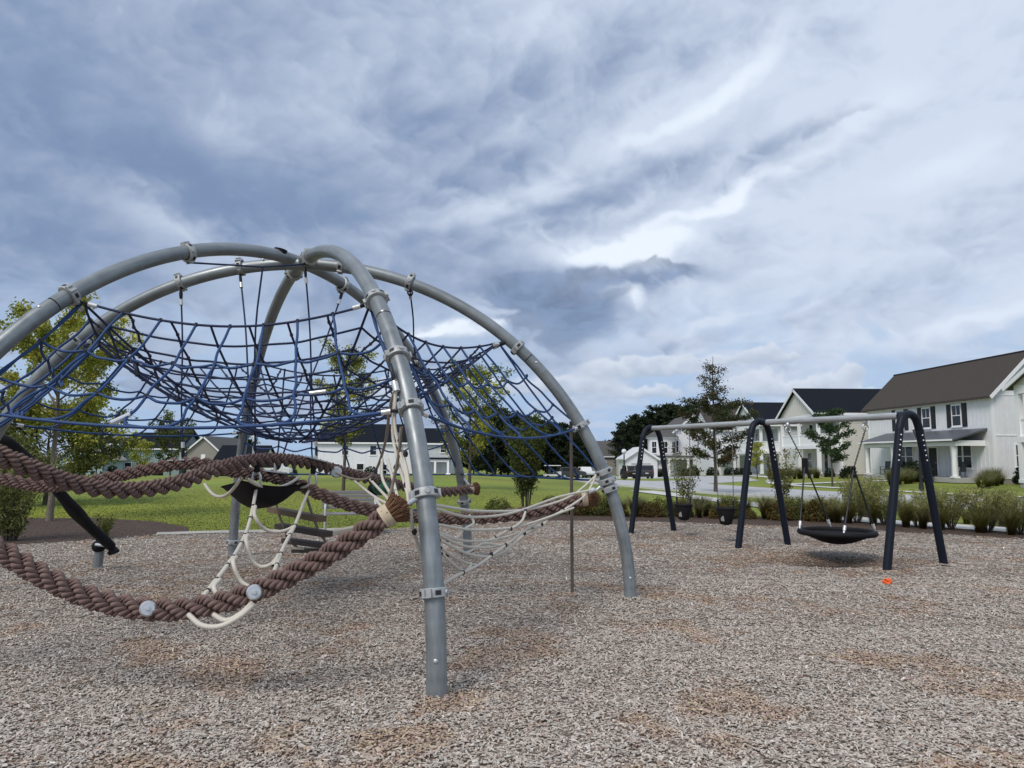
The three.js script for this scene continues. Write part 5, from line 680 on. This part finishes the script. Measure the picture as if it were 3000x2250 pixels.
class Leaves {
  constructor() { this.P = []; this.N = []; this.C = []; this.a = new THREE.Vector3(); this.b = new THREE.Vector3(); this.n = new THREE.Vector3(); }
  add(x, y, z, s, r, col, up = 0.35, slim = 0.55) {
    const { a, b, n } = this; n.set(r() * 2 - 1, r() * 2 - 1 + up, r() * 2 - 1).normalize(); a.set(r() * 2 - 1, r() * 2 - 1, r() * 2 - 1).cross(n).normalize(); b.crossVectors(n, a);
    const q = s * slim * 0.5, h = s * 0.5, f = (u, v) => this.P.push(x + a.x * u + b.x * v, y + a.y * u + b.y * v, z + a.z * u + b.z * v);
    f(-h, 0); f(0, -q); f(h, 0); f(-h, 0); f(h, 0); f(0, q); for (let k = 0; k < 6; k++) { this.N.push(n.x, n.y, n.z); this.C.push(...col); }
  }
  geo() { const g = new THREE.BufferGeometry(); g.setAttribute('position', new THREE.Float32BufferAttribute(this.P, 3)); g.setAttribute('normal', new THREE.Float32BufferAttribute(this.N, 3)); g.setAttribute('color', new THREE.Float32BufferAttribute(this.C, 3)); return g; }
}
const gauss = r => (r() + r() + r() - 1.5) * 1.15;
function mixCol(cols, r) { const c = cols[Math.floor(r() * cols.length)], k = 0.72 + 0.56 * r(); return [c[0] * k, c[1] * k, c[2] * k]; }
const YG = [[0.42, 0.43, 0.07], [0.34, 0.37, 0.06], [0.50, 0.48, 0.10], [0.24, 0.28, 0.045]], GR = [[0.075, 0.105, 0.022], [0.10, 0.13, 0.03], [0.055, 0.08, 0.018]], DK = [[0.022, 0.038, 0.014], [0.03, 0.048, 0.016], [0.016, 0.028, 0.012]], OL = [[0.13, 0.15, 0.036], [0.17, 0.185, 0.05], [0.10, 0.115, 0.028]], RU = [[0.17, 0.10, 0.028], [0.13, 0.085, 0.02], [0.09, 0.10, 0.025]];
// a tree: tapered trunk, limbs, leaf clumps spread along the limbs
function treeGeo(o) {
  const r = mulberry(o.seed), L = new Leaves(), wood = [], H = o.h, tp = []; for (let k = 0; k <= 6; k++) tp.push(new THREE.Vector3((r() - 0.5) * 0.05 * H * (k ? 0.3 : 0), H * 0.95 * k / 6, (r() - 0.5) * 0.05 * H * (k ? 0.3 : 0)));
  const tc = curve(tp); wood.push(taper(tp, o.r, o.r * 0.12, 8, 14));
  for (let i = 0; i < o.limbs; i++) {
    const t = lerp(o.bare / H, 0.93, (i + r() * 0.7) / o.limbs), p = tc.getPointAt(t), a = i * 2.4 + r(), k = clamp((t - o.bare / H) / (1 - o.bare / H)), len = o.w / 2 * o.shape(k) * (0.7 + 0.5 * r()), rise = o.rise * (0.6 + 0.8 * r());
    const q = p.clone().add(new THREE.Vector3(Math.cos(a) * len * 0.55, len * rise * 0.55, Math.sin(a) * len * 0.55)), e = p.clone().add(new THREE.Vector3(Math.cos(a) * len, len * rise * (o.droop ? 0.6 : 1.1), Math.sin(a) * len)), lc = curve([p, q, e]); wood.push(taper([p, q, e], o.r * 0.38 * (1 - k * 0.6), o.r * 0.06, 5, 6));
    const twigs = o.twigs; for (let j = 0; j < twigs; j++) {
      const s = 0.3 + 0.7 * (j + r()) / twigs, c = lc.getPointAt(Math.min(1, s)), d = new THREE.Vector3(gauss(r), gauss(r) * 0.7 + 0.15, gauss(r)).multiplyScalar(o.clump * 1.3), m = c.clone().add(d); wood.push(taper([c, c.clone().lerp(m, 0.5).add(new THREE.Vector3(0, 0.03, 0)), m], o.r * 0.08, o.r * 0.03, 3, 3));
      const base = mixCol(o.cols, r); for (let n = 0; n < o.leaves * (o.fill ? o.fill(k) : 1); n++) { const u = r(), x = lerp(c.x, m.x, u) + gauss(r) * o.clump, y = lerp(c.y, m.y, u) + gauss(r) * o.clump * (o.flat ?? 0.7), z = lerp(c.z, m.z, u) + gauss(r) * o.clump, v = 0.7 + 0.6 * r(); L.add(x, y, z, o.leaf * (0.6 + 0.8 * r()), r, base.map(q => q * v), 0.5); }
    }
  }
  return { wood: merge(wood), crown: L.geo() };
}
function tree(name, label, pos, o, grp, scale = 1, geo) { const t = thing(name, label, 'tree', pos, (o.seed * 1.7) % 6.28, grp); const g = geo ?? treeGeo(o); part('trunk', g.wood, o.bark ?? barkM, t); part('crown', g.crown, leafM, t); t.scale.setScalar(scale); return t; }
const oval = k => Math.sin(Math.PI * clamp(0.18 + 0.80 * k)) ** 0.8, cone = k => 1.02 - 0.9 * k, vase = k => 0.45 + 0.75 * Math.sin(Math.PI * (0.12 + 0.75 * k));
const onLand = (x, f) => V(x, landY(x, f), f);
tree('young_tree', 'airy yellow green tree with forked trunk behind the left dome legs', onLand(LX(165, 17.8), 17.8), { seed: 3, h: 5.1, r: 0.085, bare: 2.0, w: 3.7, limbs: 19, rise: 0.75, shape: oval, twigs: 8, leaves: 125, clump: 0.2, leaf: 0.09, cols: YG, bark: barkPale });
tree('young_tree', 'dense olive tree low behind the airy yellow green tree', onLand(LX(150, 23), 23), { seed: 14, h: 3.1, r: 0.08, bare: 0.4, w: 5.2, limbs: 26, rise: 0.4, shape: oval, twigs: 8, leaves: 95, clump: 0.28, leaf: 0.11, cols: [...OL, ...OL, ...YG.slice(0, 1)] });
tree('young_tree', 'slender yellow green tree in front of the white house behind the net', onLand(LX(1012, 28.3), 28.3), { seed: 5, h: 5.9, r: 0.075, bare: 1.7, w: 2.3, limbs: 18, rise: 0.9, shape: oval, twigs: 6, leaves: 75, clump: 0.2, leaf: 0.1, cols: [...YG, ...OL] });
tree('young_tree', 'yellow green tree behind the right hand net', onLand(LX(1378, 32), 32), { seed: 6, h: 5.6, r: 0.08, bare: 1.0, w: 3.4, limbs: 20, rise: 0.8, shape: oval, twigs: 6, leaves: 95, clump: 0.25, leaf: 0.11, cols: [...YG, ...OL] });
tree('street_tree', 'tall dark tree with a thin bare top between the swing posts', onLand(LX(2092, 34.3), 34.3), { seed: 7, h: 6.8, r: 0.10, bare: 1.4, w: 3.6, limbs: 26, rise: 0.35, shape: k => k < 0.5 ? 0.7 + 0.3 * Math.sin(k * 5) : 1.05 - 0.95 * k, twigs: 7, leaves: 60, fill: k => k < 0.52 ? 1.9 : k < 0.68 ? 0.6 : 0.28, clump: 0.22, leaf: 0.10, cols: [[0.05, 0.065, 0.022], [0.075, 0.075, 0.028], [0.09, 0.07, 0.03]] });
tree('street_tree', 'small round leafed street tree before the cream gabled house', onLand(LX(2432, 44), 44), { seed: 8, h: 4.8, r: 0.06, bare: 1.5, w: 2.5, limbs: 17, rise: 0.6, shape: oval, twigs: 6, leaves: 60, clump: 0.22, leaf: 0.13, cols: [[0.05, 0.09, 0.03], [0.07, 0.11, 0.04], [0.04, 0.07, 0.025]] });
tree('street_tree', 'small lime green tree by the pale grey porch house', onLand(LX(2214, 62), 62), { seed: 9, h: 3.2, r: 0.05, bare: 0.9, w: 1.5, limbs: 12, rise: 0.9, shape: oval, twigs: 4, leaves: 26, clump: 0.2, leaf: 0.15, cols: YG });
tree('street_tree', 'narrow green tree before the teal house', onLand(LX(508, 78), 78), { seed: 10, h: 6.0, r: 0.09, bare: 1.0, w: 3.6, limbs: 20, rise: 0.9, shape: vase, twigs: 5, leaves: 34, clump: 0.34, leaf: 0.24, cols: [...GR, ...OL] });
tree('street_tree', 'small golden tree before the teal house', onLand(LX(418, 76), 76), { seed: 11, h: 3.6, r: 0.07, bare: 0.9, w: 2.8, limbs: 14, rise: 0.6, shape: oval, twigs: 5, leaves: 30, clump: 0.28, leaf: 0.2, cols: YG });
tree('street_tree', 'dark young tree before the blue grey house', onLand(LX(292, 72), 72), { seed: 12, h: 3.4, r: 0.07, bare: 0.6, w: 2.4, limbs: 14, rise: 0.6, shape: oval, twigs: 5, leaves: 30, clump: 0.26, leaf: 0.2, cols: [[0.05, 0.085, 0.045], [0.04, 0.07, 0.04]] });
// multi-stemmed shrubs
function stemShrub(name, label, pos, o, grp) {
  const t = thing(name, label, 'shrub', pos, 0, grp), r = mulberry(o.seed), L = new Leaves(), wood = [];
  for (let i = 0; i < o.stems; i++) { const a = i * 2.4 + r(), lean = o.w / 2 * (0.3 + 0.8 * r()), h = o.h * (0.65 + 0.4 * r()), b = new THREE.Vector3(Math.cos(a) * o.w * 0.06, 0, Math.sin(a) * o.w * 0.06), m = new THREE.Vector3(Math.cos(a) * lean * 0.4, h * 0.5, Math.sin(a) * lean * 0.4), e = new THREE.Vector3(Math.cos(a) * lean, h, Math.sin(a) * lean), c = curve([b, m, e]); wood.push(taper([b, m, e], o.r, o.r * 0.25, 5, 7)); for (let j = 0; j < o.twigs; j++) { const s = lerp(o.bare, 1, (j + r()) / o.twigs), p = c.getPointAt(Math.min(1, s)), base = mixCol(o.cols, r); for (let n = 0; n < o.leaves; n++) { const v = 0.7 + 0.6 * r(); L.add(p.x + gauss(r) * o.clump, p.y + gauss(r) * o.clump, p.z + gauss(r) * o.clump, o.leaf * (0.6 + 0.8 * r()), r, base.map(q => q * v), 0.3, o.slim ?? 0.5); } } }
  part('stems', wood, o.bark ?? barkM, t); part('foliage', L.geo(), leafM, t); return t;
}
stemShrub('tall_shrub', 'tall multi stemmed green shrub in the bed right of the brown rope ends', V(0.42, 0, 21.2), { seed: 21, stems: 16, h: 2.8, w: 1.5, r: 0.016, bare: 0.3, twigs: 10, leaves: 46, clump: 0.14, leaf: 0.085, cols: [...OL, ...GR] });
stemShrub('tall_shrub', 'thin twiggy shrub in the bed behind the far bucket swing', V(4.85, 0, 20.4), { seed: 22, stems: 13, h: 1.9, w: 1.1, r: 0.011, bare: 0.35, twigs: 8, leaves: 9, clump: 0.10, leaf: 0.07, cols: OL, bark: barkPale });
stemShrub('tall_shrub', 'thin twiggy shrub left of the basket swing ropes', V(8.05, 0, 21.8), { seed: 23, stems: 12, h: 1.9, w: 1.0, r: 0.011, bare: 0.25, twigs: 8, leaves: 16, clump: 0.10, leaf: 0.07, cols: [...OL, ...RU.slice(0, 1)], bark: barkPale });
stemShrub('tall_shrub', 'vase shaped green shrub at the left edge of the photo', onLand(LX(55, 13.6), 13.6), { seed: 24, stems: 34, h: 1.75, w: 1.7, r: 0.009, bare: 0.12, twigs: 9, leaves: 24, clump: 0.10, leaf: 0.085, cols: [...OL, [0.22, 0.25, 0.085], [0.28, 0.30, 0.11]], slim: 0.2 });
stemShrub('low_shrub', 'small leafy weed in the mulch by the black banister', V(-7.75, 0, 14.0), { seed: 25, stems: 9, h: 0.42, w: 0.5, r: 0.006, bare: 0.2, twigs: 5, leaves: 14, clump: 0.06, leaf: 0.06, cols: OL });
// ornamental grasses and low shrubs along the beds: a few variants, copied
function grassClump(seed, h, n, cols) {
  const r = mulberry(seed), P = [], N = [], C = [];
  for (let i = 0; i < n; i++) {
    const a = r() * 6.283, lean = (0.15 + 0.55 * r()) * h, b0 = r() * 0.10, hh = h * (0.55 + 0.5 * r()), w = 0.004 + 0.005 * r(), c = mixCol(cols, r), dx = Math.cos(a), dz = Math.sin(a), sx = -dz * w, sz = dx * w; let pv = null;
    for (let k = 0; k <= 4; k++) { const t = k / 4, d = b0 + lean * t * t, y = hh * (t - 0.22 * t * t * t), ww = 1 - 0.9 * t, q = [dx * d, y, dz * d, ww]; if (pv) { const A = [pv[0] - sx * pv[3], pv[1], pv[2] - sz * pv[3]], B = [pv[0] + sx * pv[3], pv[1], pv[2] + sz * pv[3]], D = [q[0] - sx * ww, q[1], q[2] - sz * ww], E = [q[0] + sx * ww, q[1], q[2] + sz * ww]; P.push(...A, ...B, ...D, ...B, ...E, ...D); for (let m = 0; m < 6; m++) { N.push(dx * 0.5, 0.8, dz * 0.5); C.push(...c); } } pv = q; }
  }
  const g = new THREE.BufferGeometry(); g.setAttribute('position', new THREE.Float32BufferAttribute(P, 3)); g.setAttribute('normal', new THREE.Float32BufferAttribute(N, 3)); g.setAttribute('color', new THREE.Float32BufferAttribute(C, 3)); return g;
}
const GCOL = [[0.30, 0.30, 0.105], [0.24, 0.25, 0.085], [0.38, 0.36, 0.16], [0.17, 0.195, 0.06]], GB = [[0.19, 0.14, 0.06], [0.13, 0.12, 0.045], [0.16, 0.10, 0.04]];
const clumps = [[41, 0.95, 420, GCOL], [42, 1.1, 480, GCOL], [43, 0.85, 400, [...GCOL, ...GB]], [44, 0.7, 320, GB]].map(a => grassClump(...a));
const bushGeo = (seed, w, h, n, cols, leaf) => { const r = mulberry(seed), L = new Leaves(), st = []; for (let i = 0; i < n; i++) { const a = r() * 6.283, e = r() ** 0.7, th = Math.acos(1 - e * 1.1), q = 0.55 + 0.45 * Math.sqrt(r()), x = Math.cos(a) * Math.sin(th) * w / 2 * q, z = Math.sin(a) * Math.sin(th) * w / 2 * q, y = h * (0.12 + 0.85 * Math.max(0, Math.cos(th)) * q) + 0.12 * h * n3(x * 4, z * 4, seed), c = mixCol(cols, r), k = Math.floor(4 + 4 * r()); for (let j = 0; j < k; j++) L.add(x + gauss(r) * 0.07, Math.max(0.02, y + gauss(r) * 0.06), z + gauss(r) * 0.07, leaf * (0.6 + 0.8 * r()), r, c, 0.4); if (i % 14 === 0) st.push(bar(new THREE.Vector3(0, 0, 0), new THREE.Vector3(x * 0.8, y * 0.8, z * 0.8), 0.008, 4)); } return { leaves: L.geo(), stems: merge(st) }; };
const featherGeo = (seed, n) => { const r = mulberry(seed), L = new Leaves(), st = []; for (let i = 0; i < n; i++) { const a = r() * 6.283, t = r() ** 0.6, rad = 0.10 + 0.46 * t * Math.sqrt(r()), x = Math.cos(a) * rad, z = Math.sin(a) * rad, y = 0.22 + 0.85 * t * (0.75 + 0.3 * r()) - 0.25 * rad, c = mixCol(GCOL, r); for (let j = 0; j < 6; j++) L.add(x + gauss(r) * 0.05, y + gauss(r) * 0.08, z + gauss(r) * 0.05, 0.075 * (0.6 + 0.8 * r()), r, c, 0.1, 0.2); if (i % 12 === 0) st.push(bar(new THREE.Vector3(x * 0.15, 0, z * 0.15), new THREE.Vector3(x, y, z), 0.005, 4)); } return { leaves: L.geo(), stems: merge(st) }; };
const bushes = [bushGeo(51, 0.9, 0.7, 420, OL, 0.06), bushGeo(52, 0.8, 0.6, 400, RU, 0.06), bushGeo(53, 1.0, 0.8, 480, [...GCOL, [0.2, 0.19, 0.09]], 0.05), bushGeo(54, 1.2, 1.0, 420, DK, 0.1), featherGeo(55, 620), featherGeo(56, 620)];
const rp = mulberry(99);
function grassAt(x, f, v, s, label, grp) { const t = thing('ornamental_grass', label, 'grass clump', onLand(x, f), rp() * 6.28, grp); part('blades', clumps[v], bladeM, t); t.scale.set(s * (0.9 + 0.25 * rp()), s * (0.85 + 0.3 * rp()), s * (0.9 + 0.25 * rp())); return t; }
function bushAt(x, f, v, s, label, grp) { const t = thing('low_shrub', label, 'shrub', onLand(x, f), rp() * 6.28, grp); part('foliage', bushes[v].leaves, leafM, t); part('stems', bushes[v].stems, barkM, t); t.scale.set(s * (0.85 + 0.3 * rp()), s * (0.85 + 0.35 * rp()), s * (0.85 + 0.3 * rp())); return t; }
// right bed: feathery green mass between the chips and the path
const G1 = 'feathery green grasses along the bed right of the swing', G2 = 'low green and russet plants in the bed behind the swing frame', L1 = 'feathery green grass clump in the bed right of the basket swing', L2 = 'feathery olive shrub among grasses right of the basket swing', L3 = 'low olive shrub in the bed behind the swing frame', L4 = 'low russet shrub in the bed behind the swing frame', L5 = 'green grass clump in the bed behind the swing frame';
const lineR = new THREE.CatmullRomCurve3([[7.9, 18.9], [9.0, 17.6], [10.4, 16.1], [12.4, 14.5], [15.2, 12.8], [20, 10.8]].map(p => new THREE.Vector3(p[0], 0, p[1])));
for (let k = 0; k < 22; k++) { const p = lineR.getPointAt(k / 21), d = rp() - 0.5; grassAt(p.x + d * 0.25, p.z + (rp() - 0.5) * 0.25, k % 2, 0.72 + 0.2 * rp(), L1, G1); bushAt(p.x + 0.3 + d * 0.2, p.z + 0.1, 4 + k % 2, 0.66 + 0.28 * rp(), L2, 'feathery shrubs right of the swing'); if (k % 3 === 0) grassAt(p.x + 0.25, p.z - 0.3, k % 4 ? 2 : 0, 0.6 + 0.15 * rp(), L1, G1); }
for (let k = 0; k < 20; k++) { const p = lineR.getPointAt(k / 19); grassAt(p.x + 1.25 + rp() * 0.3, p.z + 1.55 + rp() * 0.4, k % 2, 0.66 + 0.25 * rp(), L1, G1); if (k % 2) bushAt(p.x + 1.35, p.z + 1.75, 4, 0.72 + 0.3 * rp(), L2, 'feathery shrubs right of the swing'); }
const lineM = new THREE.CatmullRomCurve3([[1.7, 20.5], [3.0, 20.1], [4.4, 19.9], [5.8, 19.8], [7.2, 19.3], [8.2, 18.6]].map(p => new THREE.Vector3(p[0], 0, p[1])));
for (let k = 0; k < 17; k++) { const p = lineM.getPointAt(k / 16), v = k % 4; if (v === 0) grassAt(p.x, p.z + (rp() - 0.5) * 0.3, 2, 0.6 + 0.4 * rp(), L5, G2); if (v === 1 || v === 3) bushAt(p.x + (rp() - 0.5) * 0.3, p.z + (rp() - 0.5) * 0.6, 1, 0.5 + 0.55 * rp(), L4, 'russet shrubs behind the swing frame'); if (v === 2) bushAt(p.x, p.z + 0.3, 0, 0.9, L3, 'olive shrubs behind the swing frame'); grassAt(p.x + 0.2, p.z + 0.6 + 0.3 * rp(), k % 3 ? 0 : 2, 0.55 + 0.4 * rp(), L5, G2); if (k % 2) grassAt(p.x - 0.1, p.z + 0.2 + 0.3 * rp(), k % 3 ? 3 : 0, 0.8, L5, G2); }
for (const [x, f, v, s] of [[-0.35, 20.6, 0, 0.8], [1.15, 20.9, 0, 0.9]]) bushAt(x, f, v, s, 'low olive shrub beside the tall multi stemmed shrub', 'olive shrubs by the tall shrub');
// planting before the houses
const G3 = 'grass rows before the houses', L6 = 'green grass clump in the row before the brown roofed house', lineH = [[16.6, 23.2, 54.5, 60.5], [20.0, 25.5, 42.5, 49.5], [23.4, 29.6, 38.5, 47]];
for (const [xa, xb, fa, fb] of lineH) for (let k = 0; k < 13; k++) { const t = k / 12; if (xa < 18 && k > 20) continue; grassAt(lerp(xa, xb, t) + (rp() - 0.5) * 0.8 + 3.4, lerp(fb, fa, 1 - t) + (rp() - 0.5) * 0.8 + 3, k % 3, 1.05 + 0.3 * rp(), L6, G3); }
const L7 = 'dark green rounded shrub against the houses', G4 = 'shrubs along the house fronts';
for (const [x, f, s] of [[28.6, 62, 1.1], [29.6, 55.5, 1.5], [29.9, 53.6, 1.7], [34.2, 48.6, 1.3], [36, 48.4, 1.6], [38, 48.4, 1.3], [29.2, 67, 0.8], [31, 67.4, 0.8], [27.6, 73, 0.9], [27.7, 75, 0.9], [27.6, 86, 1.1], [27.7, 89, 1.1], [27.5, 92, 1.2], [27, 98, 1.3], [25.6, 103, 1.5], [25.5, 107, 1.4], [20.5, 112, 1.2], [22.5, 111, 1.2]]) bushAt(x, f, 3, s, L7, G4);
for (const [px, f, s] of [[340, 112, 1.6], [470, 112, 1.5], [600, 110, 1.8], [660, 110, 1.4], [985, 100, 1.3], [1090, 100, 1.4], [1240, 97, 1.1], [860, 100, 1.6]]) bushAt(LX(px, f), f, 3, s, 'dark green shrub at the foot of the houses across the lawn', 'shrubs across the lawn');
// dark pines behind the houses
const pineO = [61, 62, 63].map(seed => ({ seed, h: 13, r: 0.22, bare: 0.8, w: 8.6, limbs: 44, rise: 0.25, shape: k => (0.75 + 0.45 * Math.sin(k * 3.1)) * (1.05 - 0.5 * k * k), twigs: 6, leaves: 26, clump: 0.62, leaf: 0.55, flat: 0.55, cols: DK })), pineG = pineO.map(treeGeo);
const pines = [[1452, 128, 1.0], [1490, 134, 0.93], [1530, 130, 0.86], [1572, 136, 0.85], [1610, 132, 0.80], [1648, 138, 0.80], [1690, 136, 0.70], [1428, 140, 0.9], [1510, 140, 0.95], [1552, 142, 0.9], [1632, 142, 0.85], [1470, 142, 1.0], [1668, 130, 0.7], [1708, 140, 0.66], [1842, 150, 0.86], [1872, 140, 0.95], [1905, 146, 1.0], [1942, 140, 1.1], [1978, 142, 1.14], [2008, 138, 1.1], [2040, 150, 1.0], [2142, 150, 1.2], [2180, 160, 1.15], [715, 160, 0.72], [690, 165, 0.6], [1740, 190, 0.62], [1775, 200, 0.66], [1805, 195, 0.65], [1716, 185, 0.66], [1185, 150, 0.7], [1330, 150, 0.62], [1390, 150, 0.72]];
pines.forEach(([px, f, s], k) => { const right = px > 1800, t = tree('pine_tree', px > 2100 ? 'dark pine rising behind the porch houses' : right ? 'dark pine in the clump left of the tall sparse tree' : px > 1700 ? 'small far pine on the skyline between the dome and the garage' : px > 1400 ? 'dark pine in the wood behind the right dome leg' : px > 1000 ? 'dark pine behind the white house across the lawn' : 'dark pine behind the low white house', onLand(LX(px, f), f), pineO[k % 3], 'pines behind the houses', s, pineG[k % 3]); t.rotation.y = k * 1.3; });
// grass blades on the near lawn: uncountable
{
  const g = new THREE.BufferGeometry(); g.setAttribute('position', new THREE.Float32BufferAttribute([-0.5, 0, 0, 0.5, 0, 0, 0.15, 1, 0.25], 3)); g.setAttribute('normal', new THREE.Float32BufferAttribute([0, 0.9, 0.3, 0, 0.9, 0.3, 0, 0.9, 0.3], 3)); g.setIndex([0, 1, 2]);
  const r = mulberry(123), list = []; for (let k = 0; k < 150000; k++) { const f = 15.2 + 19 * r() * r() ** 0.5, x = (r() * 2 - 1) * f * 0.74; if (x > 6.5 + (20 - f) * 0.2 && f < 24) continue; const inBed = (o) => { let c = false; for (let i = 0, j = o.length - 1; i < o.length; j = i++) { const [xi, yi] = o[i], [xj, yj] = o[j]; if (yi > f !== yj > f && x < (xj - xi) * (f - yi) / (yj - yi) + xi) c = !c; } return c; }; if (inBed(playOutline) || inBed(bedRight) || inBed(bedLeft) || x > 4.5 && f > 24) continue; list.push([x, f]); }
  const im = new THREE.InstancedMesh(g, new THREE.MeshStandardMaterial({ roughness: 0.9, side: THREE.DoubleSide }), list.length), m = new THREE.Matrix4(), q = new THREE.Quaternion(), e = new THREE.Euler(), c = new THREE.Color();
  list.forEach(([x, f], i) => { e.set((r() - 0.5) * 0.8, r() * 6.28, (r() - 0.5) * 0.8); q.setFromEuler(e); m.compose(V(x, landY(x, f), f), q, new THREE.Vector3(0.012 + 0.012 * r(), 0.010 + 0.016 * r(), 0.05)); im.setMatrixAt(i, m); const v = 0.82 + 0.36 * r(); im.setColorAt(i, c.setRGB(0.30 * v, 0.355 * v, 0.06 * v)); });
  im.name = 'lawn_grass'; im.userData = { kind: 'stuff', label: 'short green mown grass of the lawn behind the dome', category: 'grass' }; scene.add(im);
}

// things that look alike are told apart by their place in the row
{
  const nth = ['first', 'second', 'third', 'fourth', 'fifth', 'sixth', 'seventh', 'eighth', 'ninth', 'tenth', 'eleventh', 'twelfth', 'thirteenth', 'fourteenth', 'fifteenth', 'sixteenth', 'seventeenth', 'eighteenth', 'nineteenth', 'twentieth'], rows = {};
  const word = k => k < 20 ? nth[k] : k < 29 ? 'twenty ' + nth[k - 20] : k === 29 ? 'thirtieth' : k < 39 ? 'thirty ' + nth[k - 30] : k === 39 ? 'fortieth' : k < 49 ? 'forty ' + nth[k - 40] : k === 49 ? 'fiftieth' : 'fifty ' + nth[k - 50];
  for (const o of scene.children) if (o.userData.group && o.userData.label) (rows[o.userData.label] ??= []).push(o);
  for (const [label, list] of Object.entries(rows)) if (list.length > 1) list.sort((a, b) => toPx(a.position)[0] - toPx(b.position)[0]).forEach((o, k) => { o.userData.label = `${label}, ${k === 0 ? 'leftmost' : k === list.length - 1 ? 'rightmost' : word(k) + ' from left'}`; });
}
renderer.render(scene, camera);
